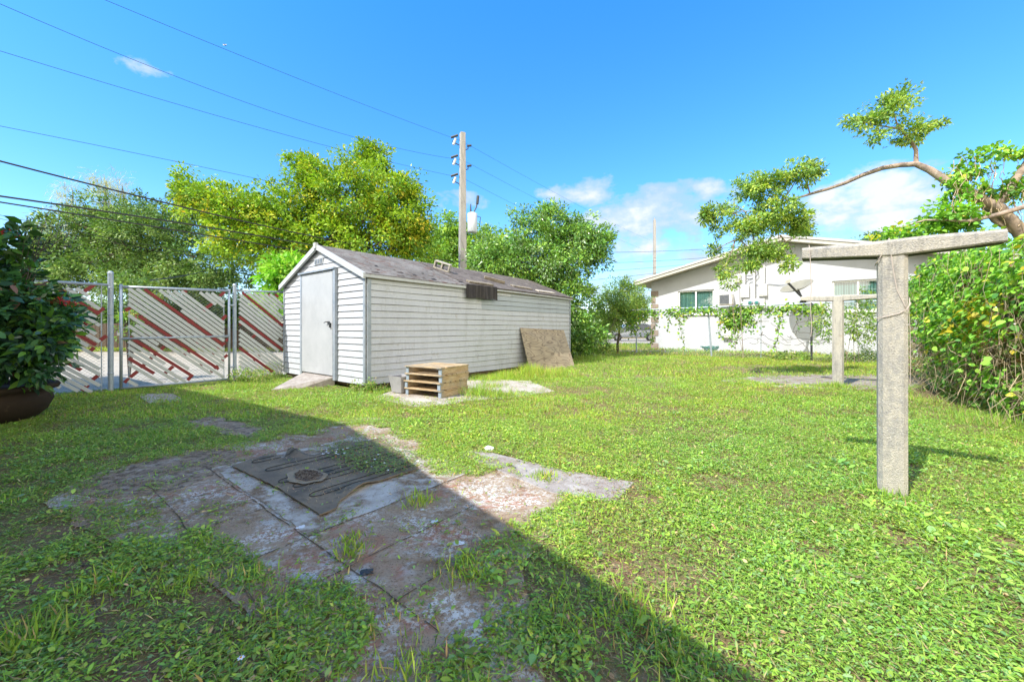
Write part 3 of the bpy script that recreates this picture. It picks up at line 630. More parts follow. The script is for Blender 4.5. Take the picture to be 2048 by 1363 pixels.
rb = roofsheet(-.06, RS, -.10, SL+.08, .045, .04, 'shingle', 10, 36); r2 = roofsheet(RS, SW+.06, -.10, SL+.08, .045, .04, 'shingle', 6, 12)
rb.faces(r2.v, r2.f, 'shingle')
for k_ in range(26):          # lifted shingle tabs and tears
    s_ = random.uniform(-.02, RS*.9) if k_ > 12 else random.uniform(-.04, .3); t_ = random.uniform(.1, 3.2); w = random.uniform(.06, .2); h = random.uniform(.02, .05)
    q = [RP(s_, t_, .052), RP(s_, t_+w, .052), RP(s_+h*1.6, t_+w*.9, .056+h*.25), RP(s_+h*1.5, t_+.02, .054+h*.15)]
    rb.poly(q, random.choice(['tarblack', 'tarpaper', 'shingle']))
rb.build('roof', shed)
tp = roofsheet(-.085, RS+.04, 1.2, SL+.11, .062, .012, 'tarpaper', 10, 30, .01, lambda s_: 2.62-(s_/RS)*.1); tp.build('tar_paper', shed)
for k_ in range(1):
    fa = MB(); nseg = 8
    fa.box(S(-.015, 1.6, ZE-.045, .0), v3(E2*.01), v3(E1*1.58), (0,0,.04), 'white_trim')
    fa.build('fascia', shed)
fb = MB()
tlist = [(-.1, hit(927, SA, E1), 'white_trim', .055), (hit(988, SA, E1), SL+.05, 'white_trim', .035)]
for t0, t1, m_, hh in tlist:
    fb = MB(); n_ = 8
    for i in range(n_):
        ta = t0+(t1-t0)*i/n_; tb = t0+(t1-t0)*(i+1)/n_
        za = roofz_ext(-.06)+sag(ta)+.02; zb_ = roofz_ext(-.06)+sag(tb)+.02
        o0, o1 = .066, .09
        fb.hexa([S(0,ta,za-hh,o0),S(0,tb,zb_-hh,o0),S(0,tb,zb_-hh,o1),S(0,ta,za-hh,o1),S(0,ta,za,o0),S(0,tb,zb_,o0),S(0,tb,zb_,o1),S(0,ta,za,o1)], m_)
    fb.build('eave_trim', shed)
fw2 = MB(); fw2.box(S(0, SL/2, ZE-.035, .03), v3(E2*.012), v3(E1*(SL/2-.02)), (0,0,.045), 'oldwood'); fw2.build('eave_board', shed)
rk = MB()
for sa, sb in ((-.08, RS), (RS, SW+.08)):
    n_ = 1
    za, zb_ = roofz_ext(sa)+.055, roofz_ext(sb)+.055
    rk.hexa([S(sa,0,za-.11,0,.11),S(sb,0,zb_-.11,0,.11),S(sb,0,zb_-.11,0,.06),S(sa,0,za-.11,0,.06),S(sa,0,za,0,.11),S(sb,0,zb_,0,.11),S(sb,0,zb_,0,.06),S(sa,0,za,0,.06)], 'white_trim')
rk.box(S(RS, 0, ZR+.02, 0, .10), v3(E2*.05), v3(E1*.03), (0,0,.06), 'white_trim')
rk.build('rake_trim', shed)
# tar flap hanging over the eave
ft = MB(); ta, tb = hit(927, SA, E1), hit(988, SA, E1); n_ = 10
for i in range(n_):
    a_ = ta+(tb-ta)*i/n_; b_ = ta+(tb-ta)*(i+1)/n_; zt = ZE-.02; w0 = .012*math.sin(i*1.3); w1 = .012*math.sin((i+1)*1.3)
    ft.hexa([S(0,a_,zt-.27-w0,.10+w0),S(0,b_,zt-.27-w1,.10+w1),S(0,b_,zt-.27-w1,.115+w1),S(0,a_,zt-.27-w0,.115+w0),S(0,a_,zt+.055,.095),S(0,b_,zt+.055,.095),S(0,b_,zt+.055,.11),S(0,a_,zt+.055,.11)], 'tarblack')
ft.build('tar_flap', shed)
# ramp
ra = MB(); A0 = S(d0-.02, 0, .20, 0, .02); A1 = S(d1+.0, 0, .20, 0, .02)
Lq = G(600, 778); Rq = G(538, 782)
B0 = v3(Lq, .015); B1 = v3(Rq, .015)
ra.hexa([A0-UP*.20, A1-UP*.20, B1-UP*.03, B0-UP*.03, A0, A1, B1, B0], 'plank')
tag(ra.build('ramp', bevel=.008), 'weathered grey concrete ramp sloping up to the shed door', 'ramp')

# things on the shed roof
def roof_basis(s_, t_, up):
    p0 = RP(s_, t_, up); a_ = (RP(s_, t_+.1, up)-p0).normalized(); b_ = (RP(s_-.1, t_, up)-p0).normalized(); return p0, a_, b_, a_.cross(b_).normalized()*(-1 if a_.cross(b_).z < 0 else 1)
cb = MB(); p0, ax, bx, nx = roof_basis(1.12, 2.85, .062)
ax2 = (ax*.55+bx*.83).normalized(); bx2 = nx.cross(ax2).normalized()
h_, l_, w_ = .2, .2, .095     # block lying with its hollow cells facing the yard
L_, H_, Wd = .21, .20, .10
c0 = p0+nx*.10
def cell(c_, hx, hz): cb.box(c_, ax2*hx, bx2*Wd, nx*hz, 'concrete')
cell(c0+nx*.085, L_, .015); cell(c0-nx*.085, L_, .015)
for o_ in (-1, 0, 1): cb.box(c0+ax2*o_*(L_-.017), ax2*.017, bx2*Wd, nx*.07, 'concrete')
tag(cb.build('concrete_block', bevel=.004), 'hollow concrete block standing on the shed roof', 'concrete block')
def board(s_, t_, ang, L, w, h, m, label, name='board'):
    b = MB(); p0, ax, bx, nx = roof_basis(s_, t_, .068); d = ax*math.cos(ang)+bx*math.sin(ang); e = nx.cross(d).normalized()
    b.box(p0+nx*h/2, d*L/2, e*w/2, nx*h/2, m); return tag(b.build(name, bevel=.004), label, 'board', 'loose boards on the shed roof')
board(.13, 3.25, .05, .85, .14, .04, 'oldwood', 'pale board on the roof just above the black tar flap')
board(.62, 4.35, .62, .6, .09, .08, 'oldwood', 'brown timber offcut in the middle of the shed roof')
board(.30, 5.2, .1, .8, .16, .03, 'oldwood', 'dark flat board lying past the timber offcut on the roof')
board(.14, 6.2, .0, .9, .14, .03, 'palewood', 'pale board nearest the far end of the shed roof')
# pallets
PO = G(882, 799); pu = np.array([-.86, .51]); pw = np.array([.51, .86])
for k_ in range(4):
    ja = [.0, .02, -.015, .0][k_]; ju = pu; off = [(0,0),(.01,-.01),(-.015,.0),(.0,.01)][k_]
    base = v3(PO+pu*off[0]+pw*off[1], .024+k_*.128); U_ = v3(pu); W_ = v3(pw); LU, LW = .81, .77
    lb = ['lowest pallet of the stack beside the shed', 'second pallet from the bottom of the stack', 'third pallet from the bottom of the stack', 'topmost pallet of the stack beside the shed'][k_]
    pl = empty('pallet', base+U_*LU/2+W_*LW/2, 'wooden '+lb, 'pallet', 'wooden pallets stacked beside the shed')
    for uu_ in (.03, LU-.03):
        s_ = MB(); s_.box(base+U_*uu_+W_*LW/2+UP*.053, U_*.019, W_*(LW/2-.012), UP*.053, 'pallet')
        s_.box(base+U_*uu_+W_*.006+UP*.053, U_*.03, W_*.008, UP*.052, 'palletgrey'); s_.build('stringer', pl)
    for j in range(6):
        w0 = .07+j*(LW-.14)/5; s_ = MB(); s_.box(base+U_*LU/2+W_*w0+UP*.1165+W_*(-.045 if j == 0 else 0), U_*(LU/2+.01), W_*random.choice([.055,.05,.06]), UP*.0095, 'pallet'); s_.build('deck_board', pl)
# bin
bn = MB(); c = G(803, 787); n_ = 4
def rect(h, w, d): return [v3(c+E2*a_*w+E1*b_*d, h) for a_, b_ in ((-1,-1),(1,-1),(1,1),(-1,1))]
r0, r1 = rect(.03, .14, .11), rect(.33, .19, .15); bn.faces(r0+r1, [(3,2,1,0)]+[(i, (i+1) % 4, 4+(i+1) % 4, 4+i) for i in range(4)], 'bin')
r2_, r3 = rect(.33, .175, .135), rect(.06, .13, .10); bn.faces(r1+r2_+r3, [(i, (i+1) % 4, 4+(i+1) % 4, 4+i) for i in range(4)]+[(4+i, 4+(i+1) % 4, 8+(i+1) % 4, 8+i) for i in range(4)]+[(8,9,10,11)], 'bin')
tag(bn.build('bin', bevel=.012), 'grey plastic bin tucked behind the pallets against the shed', 'bin')
# plywood
py_ = MB(); t0_, t1_ = 4.69, 7.0
TL, TR = S(0, t0_, 1.20, .045), S(0, t1_, 1.12, .045); BL, BR = S(0, t0_-.08, .0, .45), S(0, t1_-.3, .0, .62)
nrm = (BR-BL).cross(TL-BL).normalized(); nrm = nrm if nrm.dot(v3(E2)) > 0 else -nrm
py_.hexa([BL, BR, BR-nrm*.015, BL-nrm*.015, TL, TR, TR-nrm*.015, TL-nrm*.015], 'ply')
po = py_.build('plywood_sheet'); tag(po, 'weathered plywood sheet leaning against the far end of the shed', 'plywood')
uvl = po.data.uv_layers.new(name='uv')
for lp in po.data.loops:
    co_ = po.data.vertices[lp.vertex_index].co; rel = co_-BL; uvl.data[lp.index].uv = (rel.dot((BR-BL).normalized()), rel.z)

# ---------- chain-link fence with slats and gate ----------
def FP(u, z, o=0.): return v3(FO+E1*u+E2*o, z)
def clipseg(c, k, u0, u1, z0, z1):   # line z = c - k u inside a rectangle
    ua, ub = u0, u1
    if k > 0: ua = max(ua, (c-z1)/k); ub = min(ub, (c-z0)/k)
    else: ua = max(ua, (c-z0)/k); ub = min(ub, (c-z1)/k)
    return (ua, ub) if ub > ua+.02 else None
def slat(b, c, k, ua, ub, m, o=.0, w=.03):
    p, q = FP(ua, c-k*ua, o), FP(ub, c-k*ub, o); d = (q-p).normalized(); s_ = d.cross(v3(E2)).normalized()
    b.box((p+q)/2, (q-p)/2, s_*w, v3(E2*.004), m)
def mesh_wires(u0, u1, z0, z1, fp, pitch=.062, k=.87, r=.0022, o=.0, m='wire'):
    b = MB(); c = z0+k*u0
    cmax = z1+k*u1; cc = z0+k*u0
    while cc < cmax:
        g_ = clipseg(cc, k, u0, u1, z0, z1)
        if g_: b.tube([fp(g_[0], cc-k*g_[0], o), fp(g_[1], cc-k*g_[1], o)], r, m, 3, False)
        cc += pitch
    cc = z0-k*u1
    while cc < z1-k*u0:
        g_ = clipseg(cc, -k, u0, u1, z0, z1)
        if g_: b.tube([fp(g_[0], cc+k*g_[0], o+.003), fp(g_[1], cc+k*g_[1], o+.003)], r, m, 3, False)
        cc += pitch
    return b
def post(u, z, r, parent, name='post', o=0.):
    b = MB(); b.tube([FP(u, -.1, o), FP(u, z, o)], r, 'galv', 12, False); b.lathe(FP(u, z, o), [(r*1.1, -.03), (r*1.12, 0), (r*.8, r*.6), (.001, r*.9)], 'galv', 12)
    for zz_ in (.35, .9, 1.45, z-.28): b.lathe(FP(u, zz_, o), [(r, -.012), (r*1.12, -.01), (r*1.12, .01), (r, .012)], 'galv', 12)
    return b.build(name, parent, smooth=True)
def rail(u0, z0, u1, z1, r, parent, name='rail'):
    b = MB(); b.tube([FP(u0, z0), FP(u1, z1)], r, 'galv', 10); return b.build(name, parent, smooth=True)
def slatpanel(u0, u1, z0, z1, pattern, parent, cross, k=.87, pitch=.1):
    bw, br = MB(), MB(); c0 = z0+k*u0; i = 0
    for (cr, colr, ex0, ex1) in pattern:
        c = cr+k*u0; g_ = clipseg(c, k, u0, u1, z0, z1)
        if not g_: continue
        ua, ub = g_[0]+ex0, g_[1]-ex1
        if ub-ua < .05: continue
        slat(bw if colr == 'w' else br, c, k, ua, ub, 'slatw' if colr == 'w' else 'slatr', .012+random.uniform(-.003,.003), .0285)
    for (pa, pb) in cross:
        p, q = FP(*pa, .004), FP(*pb, .004); d = q-p
        br.box((p+q)/2, d/2, d.normalized().cross(v3(E2)).normalized()*.03, v3(E2*.004), 'slatr')
    tag(bw.build('white_slats', parent), 'diagonal white slats'); tag(br.build('red_slats', parent), 'diagonal and crossing dark red slats')
def cp(x, y, sc, ox, oy): u, z_ = plane(ox+x/sc, oy+y/sc, FO, E1); return (u, z_)
UG0, UG1 = .14, 1.90
gate = empty('gate', FP(1., 0), 'chain-link swing gate woven with white and dark red diagonal slats', 'gate')
fbm_ = MB()
fbm_.tube([FP(UG0, .05), FP(UG0, 2.02)], .024, 'galv', 10); fbm_.tube([FP(UG1-.02, .08), FP(UG1-.02, 2.05)], .023, 'galv', 10)
fbm_.tube([FP(UG0, 1.97), FP(UG1-.02, 2.02)], .026, 'galv', 10); fbm_.tube([FP(UG0, .99), FP(UG1-.02, 1.01)], .026, 'galv', 10); fbm_.tube([FP(UG0, .06), FP(UG1-.02, .06)], .024, 'galv', 10)
fbm_.build('frame', gate, smooth=True)
mesh_wires(UG0+.1, UG1-.1, .08, 1.95, FP).build('wire_mesh', gate)
tb_ = MB(); tb_.tube([FP(UG1-.12, .07), FP(UG1-.12, 1.99)], .007, 'galv', 6); tb_.build('tension_bar', gate); tb_ = MB(); tb_.tube([FP(UG0+.11, .07), FP(UG0+.11, 1.96)], .007, 'galv', 6); (lambda *a: 0)([FP(UG1-.12, .07), FP(UG1-.12, 1.99)], .007, 'galv', 6)
for z_ in (.3, .7, 1.2, 1.6): tb_.tube([FP(UG0, z_, .02), FP(UG0+.11, z_, .015)], .006, 'galv', 5)
tb_.build('tension_bar', gate)
lk = MB(); lk.box(FP(.10, 1.08, .03), v3(E1*.02), v3(E2*.012), (0,0,.025), 'porcelain'); lk.tube([FP(.085,1.10,.03), FP(.085,1.14,.03), FP(.115,1.14,.03), FP(.115,1.10,.03)], .005, 'galv', 6); lk.build('padlock', gate)
hg = MB()
for z_ in (.33, 1.7):
    hg = MB(); hg.tube([FP(UG1-.02, z_, .03), FP(UG1+.08, z_, .03)], .014, 'galv', 8); hg.build('hinge', gate)
pat = []
k87 = .87; base_c = lambda c: c-.0
whites = [1.86,1.96,2.06,2.16,2.26, 2.55,2.65,2.75,2.85, 1.65,1.04,.93,.72]
for c in whites: pat.append((c, 'w', 0, .0))
pat += [(2.46,'w',.45,0), (1.55,'w',.1,.15), (1.45,'w',0,.9), (1.35,'w',.05,.3), (3.12,'w',0,.15), (3.21,'w',0,.0), (3.30,'w',0,0), (.40,'w',0,0), (1.15,'w',.0,.45)]
pat += [(2.36,'r',0,.04), (1.76,'r',.15,.1), (1.25,'r',.02,.12), (.83,'r',0,.25)]
pat = [(c-k87*UG0, a_, b_, d_) for c, a_, b_, d_ in pat]; pat = [(c+.0, a_, b_, d_) for c, a_, b_, d_ in pat]
cr = [((120,360),(215,310)),((330,545),(385,505)),((850,515),(965,450)),((1080,330),(1160,275)),((1240,190),(1300,140)),((1250,490),(1320,415)),((530,835),(585,785)),((420,930),(500,860)),((590,1105),(690,1020)),((180,1150),(285,1065)),((110,1215),(165,1165)),((300,1035),(365,990)),((640,725),(700,690)),((820,885),(880,845)),((860,1185),(920,1120)),((1110,1110),(1160,1070)),((1000,1020),(1050,985)),((1020,815),(1085,775)),((950,760),(1010,720)),((1175,1045),(1225,1010)),((1240,975),(1285,940)),((1130,900),(1180,860)),((1200,825),(1305,740)),((1290,920),(1335,885)),((1040,385),(1060,355)),((790,150),(850,125)),((1310,720),(1360,690))]
cr = [(cp(*a_, 5.93, 230, 560), cp(*b_, 5.93, 230, 560)) for a_, b_ in cr]
slatpanel(UG0+.10, UG1-.12, .08, 1.95, [(c-k87*.10, a_, b_, d_) for c, a_, b_, d_ in pat], gate, cr)
fr_ = empty('chain_link_fence', FP(2.5, 0), 'short chain-link fence panel of slats between gate and shed', 'fence')
post(1.985, 2.16, .036, fr_); rail(1.98, 2.03, 3.0, 2.07, .022, fr_); mesh_wires(2.05, 3.0, .05, 2.02, FP).build('wire_mesh', fr_)
pat = [(.25+.1*i, 'w', 0, random.choice([0,0,.1])) for i in range(27)]
reds = {.45+.0: 0, 1.05: 1, 1.55: 0, 1.95: 1, 2.45: 1}
pat = [(c, 'r' if any(abs(c-q) < .03 for q in (.75,1.45,2.05,2.65)) else a_, b_, d_) for c, a_, b_, d_ in pat if not abs(c-1.25) < .03]
cr = [(cp(*a_, 7.17, 470, 570), cp(*b_, 7.17, 470, 570)) for a_, b_ in [((470,160),(510,125)),((245,750),(305,705)),((330,1020),(375,985)),((65,570),(105,535)),((150,1210),(200,1160)),((480,545),(505,500)),((250,1100),(280,1080))]]
slatpanel(2.07, 2.99, .06, 2.0, pat, fr_, cr)
fl_ = empty('chain_link_fence', FP(-1.5, 0), 'chain-link fence with slats behind the potted bush', 'fence')
post(0., 2.22, .041, fl_); post(-3.2, 2.1, .045, fl_); rail(-6, 2.0, 0, 1.99, .024, fl_); mesh_wires(-6, -.08, .03, 1.96, FP).build('wire_mesh', fl_)
tb_ = MB(); tb_.tube([FP(-.12, .04), FP(-.12, 1.97)], .008, 'galv', 6); tb_.build('tension_bar', fl_)
pat = []
for i in range(72):
    c = .15+.1*i
    if i % 6 in (3,) : pat.append((c, 'r', random.uniform(0,.1), random.uniform(0,.3)))
    elif i > 53 and i % 3 == 0: continue
    elif i % 9 == 6: continue
    else: pat.append((c, 'w', random.uniform(0,.05), random.choice([0,.05,.15])))
cr = [(cp(*a_, 5.68, 0, 420), cp(*b_, 5.68, 0, 420)) for a_, b_ in [((890,970),(1080,840)),((1080,1180),(1180,1110)),((900,1330),(980,1280))]]
cr += [(cp(*a_, 5.68, 0, 640), cp(*b_, 5.68, 0, 640)) for a_, b_ in [((1020,700),(1120,620)),((1010,360),(1070,310)),((1120,240),(1210,175)),((910,90),(975,40)),((930,800),(1000,735)),((620,700),(670,660)),((830,500),(890,465))]]
slatpanel(-5.9, -.14, .03, 1.93, pat, fl_, cr)

# ---------- clothesline posts ----------
def tpost(base, hz, half, w, label):
    e = empty('clothesline_post', v3(base), label, 'clothesline post', 'concrete clothesline posts on the lawn'); B = v3(base)
    b = MB(); c = w*.16; h = w/2; prof = [(-h+c,-h),(h-c,-h),(h,-h+c),(h,h-c),(h-c,h),(-h+c,h),(-h,h-c),(-h,-h+c)]
    zs = [-.2, 0, .3, .7, 1.1, 1.5, hz-.1]; V = []
    for z in zs:
        for x, y in prof: V.append(B+X2*x*(1+random.uniform(-.006,.006))+X1*y+UP*z)
    n_ = 8; b.faces(V, [(i*n_+j, i*n_+(j+1) % n_, (i+1)*n_+(j+1) % n_, (i+1)*n_+j) for i in range(len(zs)-1) for j in range(n_)], 'concrete'); b.build('post', e)
    b = MB(); V = []; xs_ = np.linspace(-half, half, 15); cc = .016
    for x in xs_:
        k_ = 1-abs(x)/half; zb = hz-.085-.035*k_; zt = hz+.004*math.sin(x*9); d = .078+.012*k_
        for (y, z) in [(-d, zb+cc*.6), (-d+cc*.6, zb), (d-cc, zb), (d, zb+cc), (d, zt-cc), (d-cc*1.4, zt), (-d+cc*1.4, zt), (-d, zt-cc*1.3)]:
            V.append(B+X2*x+X1*y+UP*(z+random.uniform(-.0015,.0015)))
    m_ = len(xs_); fz = [(i*8+j, (i+1)*8+j, (i+1)*8+(j+1) % 8, i*8+(j+1) % 8) for i in range(m_-1) for j in range(8)]; fs = [f for q_, f in enumerate(fz) if q_ % 8 != 1]+[tuple(range(8)), tuple((m_-1)*8+j for j in range(7, -1, -1))]
    b.faces(V, fs, 'concrete'); b.faces(V, [f for q_, f in enumerate(fz) if q_ % 8 == 1], 'mould_shade'); b.build('crossbar', e); return e  # bottom faces take the painted shade and mould colour
T1 = np.array([2.745, 2.915]); T2 = np.array([6.69, 8.28])
tpost(T1, 1.826, .525, .158, 'tall mottled concrete T-shaped post nearest the viewer, wrapped in twine')
tpost(T2, 1.86, .62, .19, 'farther concrete T-shaped post standing beside the bare slab')
tw = MB(); f_ = -.086
def TP(x, z, y=f_): return v3(T1)+X2*x+X1*y+UP*z
tw.tube([TP(-.02,1.835,.02), TP(-.02,1.835,-.07), TP(-.02,1.80), TP(.0,1.6), TP(.02,1.46), TP(.06,1.35), TP(.078,1.33,-.08), TP(.088,1.40,-.04), TP(.09,1.42,.04)], .003, 'twine', 5)
tw.tube([TP(-.02,1.835,-.06), TP(-.04,1.78), TP(-.07,1.70), TP(-.088,1.67,-.07), TP(-.09,1.66,.03)], .003, 'twine', 5)
tw.tube([TP(-.086,1.27,.05), TP(-.086,1.27,-.08), TP(-.05,1.275), TP(.03,1.30), TP(.07,1.33,-.088), TP(.09,1.37,-.07), TP(.09,1.40,.05)], .003, 'twine', 5)
tw.tube([TP(.078,1.33,-.085), TP(.086,1.2,-.07), TP(.09,.95,-.06), TP(.088,.8,-.05)], .0016, 'twine', 4)
tag(tw.build('twine'), 'pale twine wrapped round the nearest clothesline post', 'twine')
tw = MB(); q = lambda x, z, y=-.1: v3(T1)+X2*x+X1*y+UP*z
tw.tube([q(-.48,1.84,.05), q(-.48,1.845,-.07), q(-.475,1.80), q(-.47,1.70), q(-.465,1.5), q(-.47,1.35), q(-.462,1.2), q(-.468,1.13)], .0026, 'twine', 4)
tag(tw.build('twine'), 'thin string hanging from the left end of the nearest crossbar', 'twine')

# ---------- neighbour's house ----------
HO = np.array([7.89, 22.86])
def HP(t, z, o=0.): return v3(HO+E2*t-E1*o, z)   # o = outwards, towards the yard
house = empty('house', HP(6, 0), 'white single-storey house with a low gabled roof beyond the wire fence', 'house')
HT = 12.4; ez = 3.75; pz = 5.2; pk = 6.2
def hz_(t): return ez+(pz-ez)*(1-abs(t-pk)/pk)
def wall_t(px): return hit(px, HO, E2)
w1a, w1b = wall_t(1356), wall_t(1428); w2a, w2b = wall_t(1664), wall_t(1772)
Y1 = HO[1]+E2[1]*w1a; Y2 = HO[1]+E2[1]*w2a
wz = [(w1a, w1b, zat(628, Y1), zat(582, Y1)), (w2a, w2b, zat(622, Y2), zat(562, Y2))]
wl = MB()
def col_(t0, t1, z0, f0, f1): wl.hexa([HP(t0,z0,0),HP(t1,z0,0),HP(t1,z0,-.2),HP(t0,z0,-.2),HP(t0,f0,0),HP(t1,f1,0),HP(t1,f1,-.2),HP(t0,f0,-.2)], 'stucco')
cur = 0
for (a_, b_, z0, z1) in wz:
    for s0, s1 in ([(cur, pk), (pk, a_)] if cur < pk < a_ else [(cur, a_)]): col_(s0, s1, -.1, hz_(s0), hz_(s1))
    col_(a_, b_, -.1, z0, z0); col_(a_, b_, z1, hz_(a_), hz_(b_)); cur = b_
for s0, s1 in [(cur, HT)]: col_(s0, s1, -.1, hz_(s0), hz_(s1))
for t_ in (0.1, HT-.1): wl.box(HP(t_, ez/2, -5.3), v3(E2*.1), v3(E1*5.1), (0,0,ez/2), 'stucco')
wl.build('wall', house)
for (a_, b_, z0, z1) in wz:
    w_ = MB(); c_ = (z0+z1)/2; fwd = -.04
    for t_ in (a_+.04, b_-.04, (a_+b_)/2): w_.box(HP(t_, c_, -.10), v3(E2*.035), v3(E1*.03), (0,0,(z1-z0)/2-.002), 'winframe')
    for z_ in (z0+.04, z1-.04): w_.box(HP((a_+b_)/2, z_, -.10), v3(E2*((b_-a_)/2-.08)), v3(E1*.028), (0,0,.035), 'winframe')
    win = w_.build('window', house)
    s_ = MB(); s_.box(HP((a_+b_)/2, z0-.04, .03), v3(E2*((b_-a_)/2+.06)), v3(E1*.05), (0,0,.035), 'winframe'); s_.build('sill', win)
    g_ = MB(); g_.poly([HP(a_+.05,z0+.05,-.1),HP(b_-.05,z0+.05,-.1),HP(b_-.05,z1-.05,-.1),HP(a_+.05,z1-.05,-.1)], 'winglass'); g_.build('pane', win)
    bl = MB(); t_ = a_+.06
    while t_ < b_-.06: bl.box(HP(t_+.04, c_, -.17), v3(E2*.038+E1*.012), v3(E1*.002), (0,0,(z1-z0)/2-.06), 'blind'); t_ += .088
    bl.box(HP((a_+b_)/2, c_, -.26), v3(E2*(b_-a_)/2), v3(E1*.01), (0,0,(z1-z0)/2), 'dark')
    bl.build('blinds', win)
qn = MB(); z_ = .0; i = 0
while z_ < 3.2:
    w_ = .42 if i % 2 == 0 else .26; qn.box(HP(w_/2-.02, z_+.18, .015), v3(E2*w_/2), v3(E1*.02), (0,0,.155), 'quoin'); z_ += .365; i += 1
qn.build('quoin', house, bevel=.01)
rf = MB(); ov = .75; oh = .7
for sa, sb in ((-ov, pk), (pk, HT+ov)):
    za = ez+(pz-ez)*(1-abs(sa-pk)/pk); zb_ = ez+(pz-ez)*(1-abs(sb-pk)/pk)
    rf.hexa([HP(sa,za+.02,oh),HP(sb,zb_+.02,oh),HP(sb,zb_+.02,-11),HP(sa,za+.02,-11),HP(sa,za+.14,oh),HP(sb,zb_+.14,oh),HP(sb,zb_+.14,-11),HP(sa,za+.14,-11)], 'cream')
    rf.hexa([HP(sa,za-.02,oh+.03),HP(sb,zb_-.02,oh+.03),HP(sb,zb_-.02,oh),HP(sa,za-.02,oh),HP(sa,za+.17,oh+.03),HP(sb,zb_+.17,oh+.03),HP(sb,zb_+.17,oh),HP(sa,za+.17,oh)], 'soffit')
    rf.hexa([HP(sa,za+.142,oh+.07),HP(sb,zb_+.142,oh+.07),HP(sb,zb_+.142,-11),HP(sa,za+.142,-11),HP(sa,za+.24,oh+.07),HP(sb,zb_+.24,oh+.07),HP(sb,zb_+.24,-11),HP(sa,za+.24,-11)], 'roofwhite')
rf.build('roof', house)
def hw(px, py, o=0.): t_ = wall_t(px); return HP(t_, zat(py, HO[1]+E2[1]*t_-E1[1]*o), o)
cd = MB()
for (x, y0, y1, r_) in [(1509,518,600,.055),(1529,530,566,.04),(1490,534,568,.045)]:
    cd.tube([hw(x, y0, .12), hw(x, y1, .12)], r_, 'conduit', 8)
cd.lathe(hw(1509, 516, .12), [(.05,-.05),(.1,0),(.08,.12),(.02,.18)], 'conduit', 10)
for pts in [[(1480,519),(1492,522),(1502,529)],[(1482,525),(1494,530),(1502,530)],[(1492,550),(1500,552),(1508,549)],[(1492,566),(1500,558),(1508,556)],[(1515,535),(1517,548),(1510,556)]]:
    cd.tube([hw(x, y, .14) for x, y in pts], .018, 'acdark', 5)
cd.tube([hw(1539,568,.04), hw(1560,570,.04), hw(1578,568,.1)], .012, 'acdark', 5); cd.tube([hw(1539,568,.04), hw(1510,570,.04)], .012, 'acdark', 5)
cd.build('conduit', house)
def ubox(px0, py0, px1, py1, label, dep=.16, name='utility_box'):
    e = empty(name, hw((px0+px1)/2, (py0+py1)/2), label, 'utility box', 'utility boxes on the house wall'); a_, b_ = wall_t(px0), wall_t(px1); Ym = HO[1]+E2[1]*(a_+b_)/2; z0, z1 = zat(py1, Ym), zat(py0, Ym)
    b = MB(); b.box(HP((a_+b_)/2, (z0+z1)/2, dep/2+.002), v3(E2*(b_-a_)/2), v3(E1*dep/2), (0,0,(z1-z0)/2), 'utilbox'); b.build('case', e, bevel=.012)
    b = MB(); b.box(HP((a_+b_)/2, (z0+z1)/2+.02, dep+.012), v3(E2*((b_-a_)/2-.03)), v3(E1*.01), (0,0,(z1-z0)/2-.05), 'utilbox'); b.box(HP((a_+b_)/2, z0+(z1-z0)*.3, dep+.03), v3(E2*.1), v3(E1*.008), (0,0,.012), 'conduit'); b.build('cover', e, bevel=.008); return e
ubox(1482,570,1499,595,'upper left white meter panel beside the conduit on the house wall'); ubox(1518,568,1535,592,'upper right white breaker panel with a conduit above it')
ubox(1469,549,1482,564,'small white box highest and leftmost among the wall boxes',.14); ubox(1438,629,1452,638,'small white box low under the air conditioner'); ubox(1446,659,1464,675,'lowest white utility box near the ground on the house wall',.22)
mb_ = ubox(1488,598,1530,616,'wide white box holding the two round electricity meters',.14)
for px in (1502, 1515):
    b = MB(); c = hw(px, 605, .15); R3 = Matrix(((E2[0], 0, -E1[0]), (E2[1], 0, -E1[1]), (0, 1, 0)))
    b.lathe(c, [(.12,0),(.12,.06),(.09,.13),(.001,.14)], 'galv', 16, R3); b.lathe(c, [(.07,.142),(.001,.143)], 'hose', 12, R3); b.build('meter', mb_, smooth=True)
ac = empty('air_conditioner', hw(1455, 600), 'window air conditioner with dark grille on the white house wall', 'air conditioner')
a_, b_ = wall_t(1441), wall_t(1468); Ym = HO[1]+E2[1]*(a_+b_)/2; z0, z1 = zat(609, Ym), zat(589, Ym)
b = MB(); b.box(HP((a_+b_)/2, (z0+z1)/2, .22), v3(E2*(b_-a_)/2), v3(E1*.22), (0,0,(z1-z0)/2), 'utilbox'); b.build('case', ac, bevel=.01)
b = MB()
for i in range(9): b.box(HP((a_+b_)/2-.05, z0+.05+i*(z1-z0-.1)/8, .445), v3(E2*((b_-a_)/2-.09)), v3(E1*.008), (0,0,.018), 'acdark')
b.build('grille', ac); b = MB(); b.box(HP((a_+b_)/2, z0-.05, .2), v3(E2*(b_-a_)/2*.95), v3(E1*.2), (0,0,.03), 'soffit'); b.build('bracket', ac)
